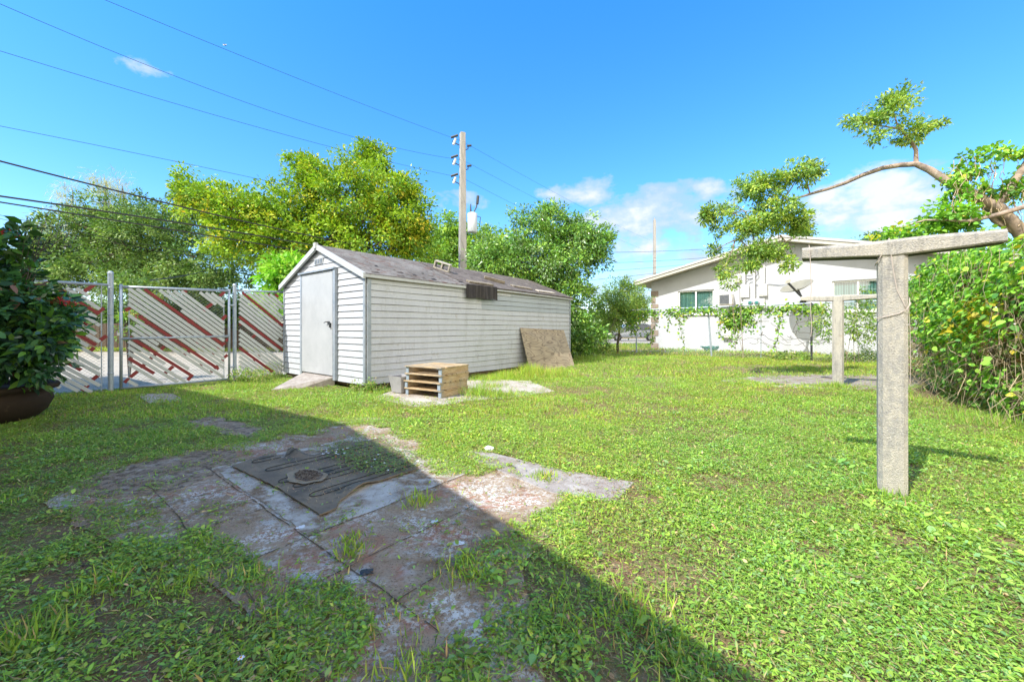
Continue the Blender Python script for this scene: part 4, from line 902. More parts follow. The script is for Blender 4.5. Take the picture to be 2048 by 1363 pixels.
# dish
ds = empty('satellite_dish', hw(1604, 605), 'round satellite dish mounted on the white house wall', 'satellite dish')
Yd = HO[1]+E2[1]*wall_t(1600)-1.0; c = P(1594, 574, Yd); ax_ = Vector((-.44, -.12, .88)).normalized()
Q3 = ax_.to_track_quat('Z', 'Y').to_matrix(); R = .62
b = MB(); b.lathe(c, [(.001,-.12),(R*.3,-.10),(R*.6,-.05),(R*.85,.015),(R,.06),(R*1.01,.075),(R*.99,.08),(R*.85,.035),(R*.6,-.03),(R*.3,-.08),(.001,-.10)], 'dish', 36, Q3); b.build('reflector', ds, smooth=True)
lp = P(1573, 562, Yd-.9); ft_ = c-ax_*.15+Q3 @ Vector((0, -.72, .1)) if False else P(1600, 590, Yd-.1)
b = MB(); b.tube([ft_, lp], .045, 'darkmetal', 8); b.build('feed_arm', ds); b = MB(); b.box(lp, Vector((.11,0,.02)), Vector((0,.1,.02)), Vector((0,-.02,.08)), 'utilbox'); b.build('receiver', ds, bevel=.01)
b = MB(); mp = hw(1606, 606, .0); b.tube([c-ax_*.1, P(1604,596,Yd+.3), mp], .04, 'darkmetal', 8); b.box(mp, v3(E2*.12), v3(E1*.02), (0,0,.12), 'darkmetal'); b.build('mount', ds)
# hose
b = MB()
c = G(1408, 701)
for k_ in range(5):
    pts = []; r_ = .16+.03*k_
    for a_ in np.linspace(0, 6.28*1.02, 26): pts.append(Vector((c[0]+r_*1.6*math.cos(a_)+.05*math.sin(a_*2+k_), 20.4+r_*.6*math.sin(a_), .04+.05*k_+.02*math.sin(a_*3+k_))))
    b.tube(pts, .022, 'hose', 5)
b.tube([Vector((c[0]-.4,20.3,.05)), Vector((c[0]-1.4,20.6,.04)), Vector((c[0]-2.3,20.2,.04))], .02, 'hose', 5)
tag(b.build('garden_hose'), 'coiled green garden hose at the foot of the white house', 'hose')

# ---------- wire fence by the house ----------
WO = np.array([5.35, 18.85])
def WP(u, z, o=0.): return v3(WO+E2*u-E1*o, z)
wf = empty('wire_fence', WP(4, 0), 'low chain-link fence with vines in front of the white house', 'fence')
b = MB(); b.tube([WP(-1.2, 2.0), WP(9.4, 2.1)], .022, 'galv', 8); b.build('rail', wf)
for px, h, ln in [(1273,.95,.0),(1421,2.05,.05),(1522,2.03,0),(1623,2.1,0)]:
    u_ = hit(px, WO, E2); b = MB(); b.tube([WP(u_+ln, -.1), WP(u_-ln*2, h)], .035 if px != 1522 else .014, 'galv' if px < 1600 else 'darkmetal', 8); b.build('post', wf)
mesh_wires(-1.0, 9.3, .04, 2.0, WP, .105, 1.0, .0032).build('wire_mesh', wf)

# ---------- poles and lines ----------
pb = np.array([-2.45, 20.0]); PL = empty('utility_pole', v3(pb), 'tall square concrete utility pole with transformer behind the shed', 'utility pole')
ang = math.radians(24); pa = Vector((math.cos(ang), math.sin(ang), 0)); pbv = Vector((-math.sin(ang), math.cos(ang), 0))
b = MB(); hp_ = 10.85
def sq(z, w): return [v3(pb, z)+pa*x*w+pbv*y*w for x, y in ((-1,-1),(1,-1),(1,1),(-1,1))]
b.faces(sq(-.2, .20)+sq(hp_, .125), [(4,5,6,7)]+[(i, (i+1) % 4, 4+(i+1) % 4, 4+i) for i in range(4)], 'pole'); b.build('pole', PL, bevel=.02)
tb2 = MB(); tcn = v3(pb, zat(448, 20))+Vector((.5, -.15, 0)); tb2.lathe(tcn, [(.001,.52),(.16,.52),(.24,.47),(.24,-.42),(.22,-.46),(.001,-.46)], 'transformer', 20)
tb2.build('transformer', PL, smooth=True)
tb2 = MB(); tb2.tube([tcn+Vector((-.08,0,.5)), tcn+Vector((-.08,0,.95))], [.05,.02], 'darkmetal', 8); tb2.tube([tcn+Vector((.05,0,.5)), tcn+Vector((.2,0,.8)), tcn+Vector((.26,0,1.15))], .035, 'darkmetal', 6); tb2.tube([tcn+Vector((.24,0,.95)), tcn+Vector((.28,0,1.35))], .07, 'darkmetal', 8)
tb2.tube([tcn+Vector((.22,0,.35)), tcn+Vector((.4,0,.3)), tcn+Vector((.36,0,-.1))], .02, 'darkmetal', 5); tb2.build('cutout', PL)
for y in (285, 325, 362):
    z = zat(y, 20); ib = MB(); q0 = v3(pb, z)+Vector((-.17,-.05,0))
    ib.tube([q0+Vector((0,0,-.15)), q0+Vector((-.2,0,-.05)), q0+Vector((-.33,0,.05))], .025, 'darkmetal', 6)
    ib.tube([q0+Vector((-.28,-.02,-.14)), q0+Vector((-.16,-.02,.16))], .06, 'porcelain', 8); ib.tube([q0+Vector((-.4,0,.22)), q0+Vector((-.05,0,.34))], .06, 'darkmetal', 8); ib.build('insulator', PL)
for y in (300, 340):
    z = zat(y, 20); ib = MB(); q0 = v3(pb, z)+Vector((.15,-.05,0)); ib.tube([q0, q0+Vector((.12,0,.02)), q0+Vector((.14,0,.2))], .025, 'darkmetal', 6); ib.tube([q0+Vector((.08,0,.18)), q0+Vector((.3,0,.2))], .055, 'darkmetal', 8); ib.build('insulator', PL)
WD = np.array([-.65, -.76])
def leftwire(pyp, pts, r, label, grp, rz=True, right=None):
    """pts: measured bearings of the wire (px, py) left of the pole"""
    tt = [0]; zz_ = [zat(pyp, 20)]
    for px, py in pts:
        t_ = hit(px, pb, WD); tt.append(t_); zz_.append(zat(py, pb[1]+WD[1]*t_))
    # parabola through first/last with measured middle
    Tn = np.array(tt); Zn = np.array(zz_); k_ = np.polyfit(Tn, Zn, 2 if len(Tn) > 2 else 1)
    ext = tt[-1]*1.5; ts = np.linspace(0, ext, 40); pl_ = [v3(pb+WD*t_, np.polyval(k_, t_)) for t_ in ts][::-1]
    if right:
        (px, py, Yr) = right; e = P(px, py, Yr); st_ = pl_[-1]
        for f in np.linspace(.1, 1, 10): q_ = st_.lerp(e, f); q_.z -= 1.2*f*(1-f); pl_.append(q_)
    b = MB(); b.tube(pl_, r, 'cable', 5); tag(b.build('power_line'), label, 'power line', grp)
leftwire(283, [(560,143),(210,0)], .006, 'topmost thin power line leaving the pole towards the top edge', 'overhead lines', right=(1300,480,70))
leftwire(320, [(450,190),(0,8)], .006, 'second power line down, crossing the small pink cloud area', 'overhead lines', right=(1290,500,70))
leftwire(356, [(450,236),(0,102)], .006, 'third power line down from the top of the pole', 'overhead lines', right=(1240,505,70))
leftwire(455, [(400,333),(0,252)], .006, 'thin line passing just above the yellow-green tree', 'overhead lines')
leftwire(525, [(500,445),(0,322)], .022, 'thick black cable, highest of the heavy ones', 'overhead lines')
leftwire(552, [(400,452),(0,392)], .022, 'thick black cable in the middle of the heavy ones', 'overhead lines')
leftwire(558, [(400,468),(0,404)], .018, 'heavy cable just under the middle one', 'overhead lines')
leftwire(545, [(400,508),(0,430)], .006, 'thin low line passing over the dark bush', 'overhead lines')
leftwire(550, [(400,516),(0,437)], .006, 'lowest thin line passing over the dark bush', 'overhead lines')
P2 = MB(); q2 = P(1309, 655, 45); q2.z = 0; P2.hexa([q2+Vector((x*.2, y*.2, 0)) for x, y in ((-1,-1),(1,-1),(1,1),(-1,1))]+[q2+Vector((x*.12, y*.12, zat(440,45))) for x, y in ((-1,-1),(1,-1),(1,1),(-1,1))], 'pole'); P2.hexa([q2+Vector((x*.07, y*.07, zat(442,45))) for x, y in ((-1,-1),(1,-1),(1,1),(-1,1))]+[q2+Vector((x*.05, y*.05, zat(436,45))) for x, y in ((-1,-1),(1,-1),(1,1),(-1,1))], 'pole')
tag(P2.build('utility_pole'), 'slim distant concrete pole rising behind the white house roof', 'utility pole')
for i, (ya, yb, lb) in enumerate([(496,491,'highest of the far lines beside the distant pole'),(520,506,'second of the far lines beside the distant pole'),(540,512,'third of the far lines beside the distant pole'),(560,516,'lowest of the far lines sloping to the house roof')]):
    b = MB(); a_, c_ = P(1080, ya+8, 45), P(1520, yb, 44); pts = [a_.lerp(c_, f)-UP*1.2*f*(1-f) for f in np.linspace(0, 1, 14)]; b.tube(pts, .022, 'cable', 4); tag(b.build('power_line'), lb, 'power line', 'far lines')
b = MB(); a_, c_ = P(300, 560, 12), P(450, 528, 22); b.tube([a_.lerp(c_, f)-UP*.5*f*(1-f) for f in np.linspace(0, 1, 10)], .018, 'cable', 5)
tag(b.build('power_line'), 'short service cable rising into the trees above the gate', 'power line', 'overhead lines')
# airplane
ap = empty('airplane', P(450, 90, 1500), 'tiny white airplane high in the blue sky', 'airplane')
c = P(450, 90, 1500); b = MB(); b.tube([c-Vector((7,0,1.6)), c-Vector((5,0,1)), c+Vector((5,0,1)), c+Vector((7.5,0,1.2))], [.4,1.3,1.3,.3], 'white', 8); b.build('fuselage', ap)
b = MB(); b.hexa([c+Vector(p) for p in ((-1.5,-8,.2),(0,-8,.2),(2,0,0),(-2,0,0),(-1.5,-8,.4),(0,-8,.4),(2,0,.5),(-2,0,.5))], 'white'); b.hexa([c+Vector(p) for p in ((-1.5,8,.2),(0,8,.2),(2,0,0),(-2,0,0),(-1.5,8,.4),(0,8,.4),(2,0,.5),(-2,0,.5))], 'white'); b.build('wing', ap)
b = MB(); b.hexa([c+Vector(p) for p in ((-7,-.1,-1),(-5,-.1,-.6),(-5,.1,-.6),(-7,.1,-1),(-7.6,-.1,2.2),(-6.6,-.1,2.2),(-6.6,.1,2.2),(-7.6,.1,2.2))], 'white'); b.build('tail_fin', ap)

# ---------- trees ----------
def El(px, py, Y, rx, ry, rz=None, w=1.):
    c_ = P(px, py, Y); a_, b_ = rx*Y/F, ry*Y/F; return (np.array(c_), np.array([a_, rz if rz else (a_+b_)/2, b_]), w)
def crown(ells, nclump, nleaf, cr_, L, W_, cols, wts, name, parent, m=LEAF, flat=.7, outw=.6, up=.35, hexa=False, yellowtop=None, shell=.45):
    vol = np.array([e[1][0]*e[1][2]*e[2] for e in ells]); vol /= vol.sum()
    ei = rng.choice(len(ells), nclump, p=vol); C = np.array([e[0] for e in ells])[ei]; R_ = np.array([e[1] for e in ells])[ei]
    d = unit(rng.normal(0, 1, (nclump, 3))); rad = rng.random(nclump)**shell; cc = C+d*R_*rad[:, None]
    k_ = cc[:, 2] > .1; cc, d = cc[k_], d[k_]; nc = len(cc)
    cs = cr_*(.6+.9*rng.random(nc)); rep = np.repeat(np.arange(nc), nleaf); n_ = len(rep)
    o_ = unit(rng.normal(0, 1, (n_, 3)))*(rng.random((n_, 1))**.5); o_[:, 2] *= flat
    Pn = cc[rep]+o_*cs[rep][:, None]
    D = unit(o_*.8+d[rep]*outw+rng.normal(0, .5, (n_, 3))+np.array([0, 0, -.15])); Nn = rng.normal(0, .55, (n_, 3))+np.array([0, 0, 1.])*up*2+d[rep]*.3
    ci = rng.choice(len(cols), nc, p=np.array(wts)/sum(wts)); mixk = rng.random(n_) < .3; ii = ci[rep]; ii = np.where(mixk, rng.choice(len(cols), n_, p=np.array(wts)/sum(wts)), ii)
    c_ = pal(n_, cols, None, .16, ii)
    k_ = Pn[:, 2] > .02; Ls = L*(.6+.7*rng.random(n_)); o = leafobj(name, Pn[k_], D[k_], Nn[k_], Ls[k_], (Ls*W_)[k_], c_[k_], m, parent, hexa)
    return cc
def limbs(mb, base, top, r0, targets, m, r1=None, nt_=30):
    base = Vector(base); top = Vector(top); r1 = r1 or r0*.5; pts = [base.lerp(top, f)+Vector((random.uniform(-1,1), random.uniform(-1,1), 0))*r0*.6*(0 < f < 1) for f in np.linspace(0, 1, 6)]
    mb.tube(pts, [r0+(r1-r0)*f for f in np.linspace(0, 1, 6)], m, 8)
    for tg in targets:
        tg = Vector(tg); s_ = base.lerp(top, random.uniform(.55, 1)); mid = s_.lerp(tg, .5)+Vector((random.uniform(-1,1), random.uniform(-1,1), random.uniform(0,1)))*(tg-s_).length*.1
        mb.tube([s_, s_.lerp(mid, .5), mid, mid.lerp(tg, .6), tg], [r1*.8, r1*.6, r1*.42, r1*.25, .006], m, 5, False)
def tree(name, label, base, top, r0, ells, nclump, nleaf, cr_, L, W_, cols, wts, barkm='darkbark', group=None, crownname='crown', catg='tree', **kw):
    e = empty(name, (base[0], base[1], 0), label, catg, group); cc = crown(ells, nclump, nleaf, cr_, L, W_, cols, wts, crownname, e, **kw)
    mb = MB(); tg = [cc[i] for i in rng.choice(len(cc), min(len(cc), 34), replace=False)]; limbs(mb, (base[0], base[1], -.1), top, r0 if name != 'pine_tree' else .05, [tuple(x) for x in tg], barkm); mb.build('trunk', e, smooth=True); return e
YG = [(.16,.27,.022), (.23,.28,.022), (.12,.23,.02), (.07,.15,.018), (.31,.29,.028)]
tree('tree', 'broad yellow-green tree behind the fence and the shed', P(620,655,17)[:2], P(630,480,17), .28,
     [El(720,400,17,110,90), El(640,360,17,60,45), El(600,430,17,90,80), El(800,430,16.5,60,75), El(740,330,17.5,48,36), El(815,380,17,36,34), El(450,420,16,95,50), El(400,390,16,50,32), El(520,450,16,100,60), El(700,490,16.5,130,50), El(560,500,15.5,80,50,.9), El(365,345,16,16,16), El(610,325,17,40,18), El(460,495,15.5,60,35), El(830,480,17,50,50), El(740,300,17.5,30,14)],
     1000, 76, .36, .145, .5, YG, (4,2,5,4,.7), outw=.5, hexa=False)
DG = [(.052,.115,.03), (.09,.165,.042), (.036,.08,.024), (.13,.21,.07)]
tree('tree', 'dark green dense tree behind the left fence', P(270,655,21)[:2], P(280,500,21), .3,
     [El(260,440,21,110,50), El(180,480,21,90,60), El(330,470,20,110,70), El(120,510,20,60,45), El(420,540,19,90,50), El(240,540,20,140,50), El(100,560,19,60,30), El(400,410,21,60,30), El(350,570,19,150,34)],
     1000, 70, .38, .14, .5, DG, (4,4,3,2))
tree('tree', 'bushy green tree between the shed and the white house', P(1085,655,16)[:2], P(1090,560,16), .14,
     [El(1090,520,16,105,70), El(1010,520,16,65,55), El(1160,500,16,60,50), El(1100,450,16,38,40), El(1155,450,16,30,36), El(1045,440,16,26,26), El(1195,480,16,28,32), El(1130,610,15.8,75,60), El(1160,670,15.6,62,40), El(1090,420,16,14,18), El(975,520,16.5,42,40), El(1205,470,16,20,18), El(1060,600,16,60,60), El(1120,690,15.6,60,24)],
     1050, 60, .34, .13, .42, [(.10,.22,.035), (.06,.15,.03), (.16,.28,.05), (.05,.11,.035), (.12,.2,.1)], (4,4,3,2,1), up=.2, m=GLOSSY)
tree('tree', 'feathery shrub-like tree left of the white house corner', P(1235,655,19)[:2], P(1240,600,19), .07,
     [El(1240,590,19,35,34), El(1215,620,18.5,40,34), El(1260,620,19,34,22), El(1252,570,19,14,26), El(1275,585,19.5,20,18), El(1225,650,18,45,24), El(1190,660,17.5,30,30), El(1200,690,17,30,18), El(1235,600,18.5,50,20), El(1285,600,19.5,20,14)],
     330, 46, .26, .10, .4, [(.12,.21,.04), (.08,.16,.04), (.18,.26,.07)], (3,3,2))
tree('tree', 'mid green tree seen behind the utility pole', P(900,655,27)[:2], P(900,520,27), .3,
     [El(880,480,27,60,50), El(940,490,27,60,46), El(900,530,26,100,40), El(990,500,26,50,40), El(970,540,24,60,40)], 520, 55, .5, .2, .5, [(.13,.25,.04), (.08,.17,.04), (.2,.32,.05)], (3,3,2))
tree('tree', 'small bright leafed tree just behind the fence beside the shed', P(570,655,12)[:2], P(570,590,12), .05,
     [El(572,545,12,34,26), El(545,560,12,18,22), El(590,530,12.3,22,18), El(565,600,12,40,30)], 90, 36, .25, .22, .3, [(.12,.30,.03), (.2,.38,.06)], (3,2), hexa=True)
# wispy pines
for (px, py0, py1, Y_, lb, wd) in [(150,360,520,34,'wispy pale pine leaning left above the dark tree',42),(215,345,520,36,'wispy pale pine, tallest of those above the dark tree',34),(250,352,520,38,'slim wispy pine closest to the yellow-green tree',26),(105,430,540,33,'low wispy pine farthest left behind the bush',40)]:
    ee = [El(px-10+(f-.5)*10, py0+(py1-py0)*f, Y_, 8+wd*f, 12) for f in np.linspace(.05, 1, 9)]
    tree('pine_tree', lb, P(px+10,655,Y_)[:2], P(px-5, py0+20, Y_), .14, ee, 120, 40, .8, .6, .05, [(.20,.24,.14), (.28,.31,.2), (.14,.18,.1)], (3,3,2), group='wispy pines behind the trees', up=.9, outw=.8)
# green backdrop beyond the road
for i, (px, py, Y_, rx, ry, lb) in enumerate([(60,625,24,60,46,'dark hedge bush beyond the road, farthest left'),(170,630,25,70,40,'dark hedge bush beyond the road behind the left fence'),(290,628,25,70,44,'dark hedge bush beyond the road behind the gate left half'),(400,625,25,70,46,'dark hedge bush beyond the road behind the gate right half'),(500,630,24,60,44,'dark hedge bush beyond the road behind the narrow panel'),(1190,640,48,40,18,'low bush far across the street behind the car'),(1260,615,50,40,30,'bush across the street above the parked car')]):
    tree('bush', lb, P(px,655,Y_)[:2], P(px,640,Y_), .06, [El(px,py,Y_,rx,ry), El(px-rx*.4,py+12,Y_-.5,rx*.6,ry*.8), El(px+rx*.4,py+10,Y_-.5,rx*.6,ry*.8)], 210, 45, .5, .2, .5, DG, (4,4,4,1), group='bushes beyond the roads', catg='bush')
for (px, py, Y_, rx, ry, lb) in [(1595,462,40,28,14,'distant treetop above the ridge of the white house'),(1770,478,45,60,14,'distant treetops right above the roof slope'),(1835,500,45,40,30,'distant tree behind the nearest post')]:
    tree('tree', lb, P(px,655,Y_)[:2], P(px,py+10,Y_), .2, [El(px,py,Y_,rx,ry), El(px,py+30,Y_,rx*.8,ry*1.6)], 90, 45, .7, .26, .5, DG, (4,4,3,1), group='distant treetops')
# board fence beyond the road
bf = empty('board_fence', (-14, 22.6, 0), 'dark brown board fence beyond the road seen through the gate', 'fence'); b = MB()
for i in range(150):
    x = -34+i*.2; b.box((x, 22.6+random.uniform(-.01,.01), .72), (.092,0,0), (0,.012,0), (0,0,.72+random.uniform(-.03,.03)), 'fencewood')
b.build('boards', bf); b = MB(); b.box((-19, 22.64, 1.2), (15,0,0), (0,.025,0), (0,0,.04), 'fencewood'); b.box((-19, 22.64, .3), (15,0,0), (0,.025,0), (0,0,.04), 'fencewood'); b.build('rail', bf)
# blossom bush behind gate
e = empty('flowering_plant', P(258,655,9)[:2]+(0,) if False else (P(258,655,9).x, 9, 0), 'flowering plant with red and yellow blossoms behind the gate', 'plant')
crown([El(262,655,9,18,30), El(262,628,9,22,10)], 26, 24, .13, .09, .35, [(.08,.18,.03),(.14,.25,.05)], (1,1), 'foliage', e)
b = MB()
for k_ in range(160):
    red = k_ % 2; c = P(random.gauss(278 if red else 255, 9), random.gauss(634 if red else 628, 5), 9+random.gauss(0,.08)); s_ = .022
    b.poly([c, c+Vector((random.uniform(-1,1),random.uniform(-1,1),random.uniform(-1,1)))*s_, c+Vector((random.uniform(-1,1),random.uniform(-1,1),random.uniform(-1,1)))*s_*1.5], 'redflower' if red else 'yellowflower')
b.build('blossoms', e); b = MB()
for k_ in range(6): b.tube([(P(258,655,9).x, 9, 0), P(250+k_*5, 640, 9)], .01, 'darkbark', 4)
b.build('stem', e)

# right-hand tree with arching branch (depth about 8 to 9.5 m)
rt = empty('vine_covered_tree', P(2210,655,8)[:2]+(0,) if False else (P(2210,655,8).x, 8, 0), 'leaning smooth-barked tree with a long arching branch over the vine hedge', 'tree')
b = MB()
def br(pts, r): b.tube([P(x, y, z) for x, y, z in pts], r, 'bark', 10, False)
tb0 = P(2215,655,8); br([(2215,790,8),(2160,640,8),(2095,545,8),(2040,462,8),(1995,415,8),(1960,398,8),(1925,378,8),(1890,360,8.1),(1860,340,8.2),(1832,328,8.3),(1800,330,8.4),(1765,336,8.5),(1725,350,8.7),(1690,366,8.9),(1655,378,9.1),(1620,388,9.3),(1575,402,9.5),(1540,425,9.6),(1500,440,9.6)],
   [.26,.20,.155,.125,.105,.095,.09,.075,.066,.058,.05,.046,.042,.038,.033,.027,.02,.012,.005])
br([(1832,328,8.3),(1832,300,8.3),(1822,282,8.3),(1812,272,8.3),(1795,250,8.3),(1785,220,8.3)], [.045,.035,.028,.022,.015,.006]); br([(1812,272,8.3),(1840,262,8.3),(1880,244,8.3)], [.016,.01,.004]); br([(1800,258,8.3),(1740,248,8.3),(1690,235,8.3)], [.018,.01,.004])
br([(1990,412,8),(2015,385,7.9),(2040,345,7.8),(2070,300,7.8),(2110,250,7.7)], [.08,.07,.06,.05,.03]); br([(2060,410,7.6),(2000,428,7.6),(1940,442,7.7),(1890,440,7.8),(1850,440,7.9),(1800,455,8)], [.05,.042,.034,.024,.018,.008])
br([(2000,520,7.2),(2022,535,7.1),(2060,545,7)], [.05,.055,.06]); br([(2045,470,8),(1990,440,8.1),(1960,405,8.2),(1950,380,8.3)], [.08,.06,.04,.02])
for (x0, y0, x1, y1) in [(1575,402,1520,360),(1560,410,1600,345),(1540,425,1450,425),(1540,425,1560,490),(1520,432,1470,480),(1620,388,1600,350),(1500,440,1430,420),(1560,470,1590,520),(1500,450,1510,520),(1470,480,1450,530),(1590,400,1620,440),(1450,425,1415,440),(1520,432,1545,380),(1560,410,1580,370),(1480,480,1500,510),(1470,480,1430,500),(1560,490,1600,470),(1545,470,1520,500),(1500,440,1470,410),(1600,345,1630,330),(1590,520,1575,545),(1450,530,1430,545)]:
    br([(x0,y0,9.5),((x0+x1)/2+4,(y0+y1)/2-3,9.5),(x1,y1,9.5)], [.018,.012,.004])
b.build('trunk', rt, smooth=True)
LG = [(.17,.28,.055), (.10,.20,.045), (.24,.33,.06), (.065,.13,.035)]
crown([El(1780,228,8.3,52,38), El(1725,245,8.3,38,18), El(1828,262,8.3,38,24), El(1872,248,8.3,22,8), El(1795,190,8.3,32,13), El(1700,232,8.3,22,9), El(1745,275,8.3,30,12)], 150, 30, .12, .078, .42, LG, (4,3,2,2), 'upper_crown', rt, shell=.6)
crown([El(1590,350,9.4,50,26), El(1625,340,9.4,18,18), El(1515,375,9.5,52,32), El(1450,425,9.6,42,18), El(1560,425,9.4,62,34), El(1500,455,9.5,52,28), El(1440,460,9.6,25,14), El(1530,500,9.4,48,20), El(1575,530,9.3,22,16), El(1430,500,9.6,18,10), El(1600,440,9.4,26,22), El(1445,540,9.5,16,14), El(1605,462,9.4,20,8), El(1410,432,9.6,14,18), El(1500,530,9.4,30,10)], 540, 32, .13, .082, .42, LG, (4,3,2,2), 'lower_crown', rt, shell=.7)
VG = [(.13,.30,.035), (.08,.20,.03), (.19,.37,.05), (.36,.36,.04), (.05,.13,.03)]
# vines wrapped over the tree
crown([El(1905,430,8,52,36), El(1930,470,8,46,24), El(1880,455,8,40,20), El(1990,308,7.9,50,8), El(1930,345,8,45,14), El(1900,372,8,18,22), El(2030,380,7.9,30,34), El(2030,300,7.8,36,16), El(1795,465,8,45,12), El(1960,385,8,30,16)], 150, 28, .14, .085, .8, VG, (5,4,3,1,2), 'draped_vines', rt, hexa=True, shell=.6, up=.5)
crown([El(2170,320,7.8,50,50), El(2160,440,7.5,50,50)], 40, 24, .3, .11, .7, VG, (5,4,3,1,2), 'side_vines', rt, hexa=True, shell=.6)
dv = MB()
for k_ in range(90):
    x0 = random.uniform(1900, 2048); y0 = random.uniform(310, 420); Yq = 7.9+random.uniform(-.25,.25); pts = [P(x0, y0, Yq)]
    for j in range(4): x0 += random.uniform(-9, 9); y0 += random.uniform(4, 14); pts.append(P(x0, y0, Yq+random.uniform(-.05,.05)))
    dv.tube(pts, .006, 'deadvine', 3, False)
dv.build('dead_vines', rt)

# vine hedge along the right boundary
hl = [np.array(p) for p in [(5.6,3.2), (6.25,4.75), (6.75,5.7), (7.45,6.9), (8.6,8.4), (10.0,10.0), (11.3,11.6)]]
seg = [np.linalg.norm(hl[i+1]-hl[i]) for i in range(len(hl)-1)]; cum = np.concatenate([[0], np.cumsum(seg)])
def hpt(s_): return np.array([np.interp(s_, cum, [h[0] for h in hl]), np.interp(s_, cum, [h[1] for h in hl])])
def htop(s_): return np.interp(s_, cum, [2.55, 2.65, 2.55, 2.6, 2.75, 2.75, 2.5])
hedge = empty('vine_hedge', v3(hpt(4)), 'tall vine-covered hedge with hanging dead stems along the right edge', 'hedge')
OUTN = -E2  # towards the lawn
n_ = 26000; ss = rng.random(n_)*cum[-1]; hh = rng.random(n_)**.8; base_ = np.array([hpt(s_) for s_ in ss]); tops = np.interp(ss, cum, [2.3,2.35,2.35,2.5,2.7,2.7,2.5])+.5*(fbm(ss, ss*.7, 1.6)-.5)
z_ = hh*tops; bul = .35*np.sin(np.pi*np.clip(z_/tops, 0, 1))+.35*(fbm(ss, z_, 1.4)-.5)*2*.5; topround = np.clip((z_/tops-.75)/.25, 0, 1)
off = bul+.10*rng.normal(0, 1, n_)*(rng.random(n_) < .3)-.9*topround**2*rng.random(n_)-rng.random(n_)*.25
keep = rng.random(n_) < np.where(z_ < .9+.5*(fbm(ss+3, z_, .9)-.3), .34, 1.)*np.where(ss > 5.4, .42, 1)*np.where(fbm(ss+13, z_+5, 1.8) < .40, .15, 1.)
Pn = np.stack([base_[:, 0]+OUTN[0]*off, base_[:, 1]+OUTN[1]*off, z_], 1)[keep]; m_ = len(Pn)
D = unit(np.stack([OUTN[0]*.5+rng.normal(0,.5,m_), OUTN[1]*.5+rng.normal(0,.5,m_), -.5+rng.normal(0,.4,m_)], 1)); Nn = np.stack([OUTN[0]*.8+rng.normal(0,.35,m_), OUTN[1]*.8+rng.normal(0,.35,m_), .75+rng.normal(0,.3,m_)], 1)
Ls = .085*(.55+.7*rng.random(m_)); zc = Pn[:, 2]
colr = pal(m_, VG, (5,4,4,.5,2)); yel = (fbm(ss[keep]+50, zc+9, 1.1) > .6) & (rng.random(m_) < .35); colr = np.where(yel[:, None], np.array([.50,.42,.03]), colr)
leafobj('leaves', Pn, D, Nn, Ls, Ls*.85, colr, LEAF, hedge, True)
dv = MB()
for k_ in range(650):
    s_ = random.uniform(1., cum[-1]); p0 = hpt(s_)+OUTN*random.uniform(-.1, .34); zt = random.uniform(.5, 1.9) if k_ % 3 else random.uniform(1.2, 2.4); zb = max(0, zt-random.uniform(.4, 1.3)); pts = []
    for f in np.linspace(0, 1, 5): pts.append(v3(p0+np.array([random.gauss(0,.04)*(1+k_%3), random.gauss(0,.04)*(1+k_%3)]), zt+(zb-zt)*f))
    dv.tube(pts, random.uniform(.0012, .0032), 'deadvine', 3, False)
dv.build('dead_stems', hedge)
dc = MB()
for i in range(len(hl)-1):
    for f in (.0, .33, .66):
        q_ = hl[i]+(hl[i+1]-hl[i])*f-OUTN*.35; dc.tube([v3(q_), v3(q_+np.array([random.uniform(-.1,.1), .05]), 1.), v3(q_+np.array([random.uniform(-.2,.2), .1]), 2.2)], [.04,.03,.015], 'darkbark', 6)
dc.build('woody_stems', hedge)
# inner foliage so the hedge is not see-through
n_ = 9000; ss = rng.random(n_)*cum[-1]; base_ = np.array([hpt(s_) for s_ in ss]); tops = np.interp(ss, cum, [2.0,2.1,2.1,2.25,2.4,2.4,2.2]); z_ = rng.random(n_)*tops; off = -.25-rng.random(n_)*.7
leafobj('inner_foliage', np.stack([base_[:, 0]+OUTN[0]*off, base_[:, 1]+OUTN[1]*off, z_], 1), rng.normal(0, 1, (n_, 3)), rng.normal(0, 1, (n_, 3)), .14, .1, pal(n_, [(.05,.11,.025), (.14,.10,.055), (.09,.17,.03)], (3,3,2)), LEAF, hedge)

# vines on the wire fence
fv = empty('fence_vine', WP(4, 0, .05), 'leafy vine strands trailing along the wire fence by the white house', 'vine')
PN = []; st_ = MB()
def strand(u, z, n_, du, dz, sp=.09, dn=3):
    pts = []; 
    for i in range(n_):
        u += random.gauss(du, .05); z += random.gauss(dz, .05); z = max(.05, min(z, 2.15)); q_ = WP(u, z, .03); pts.append(q_)
        for j in range(dn): PN.append(np.array(q_)+rng.normal(0, sp, 3))
    if len(pts) > 1: st_.tube(pts, .008, 'darkbark', 3, False)
uu_ = lambda px: hit(px, WO, E2)
for px in range(1235, 1640, 4): strand(uu_(px)+random.uniform(-.2,.2), 1.94, 3, .05, -.03, .07, 4)
for px in (1320,1335,1352,1365,1450,1462,1470,1480,1485,1490,1500,1560,1575,1600): strand(uu_(px), 2., random.choice([8,10,14]), random.uniform(-.03,.03), -.09, .06, 3)
for k_ in range(26): strand(uu_(random.uniform(1445, 1505)), random.uniform(1.5, 1.9), 5, .03, -.06, .09, 4)
for k_ in range(26): strand(uu_(random.uniform(1440, 1620)), random.uniform(.1, 1.6), 10, random.uniform(-.15,.15), random.uniform(-.08,.08), .03, 0)
for k_ in range(30): strand(uu_(random.uniform(1180, 1290)), random.uniform(1.2, 2.1), 5, .03, -.07, .14, 6)
PN = np.array(PN); n_ = len(PN); st_.build('stem', fv)
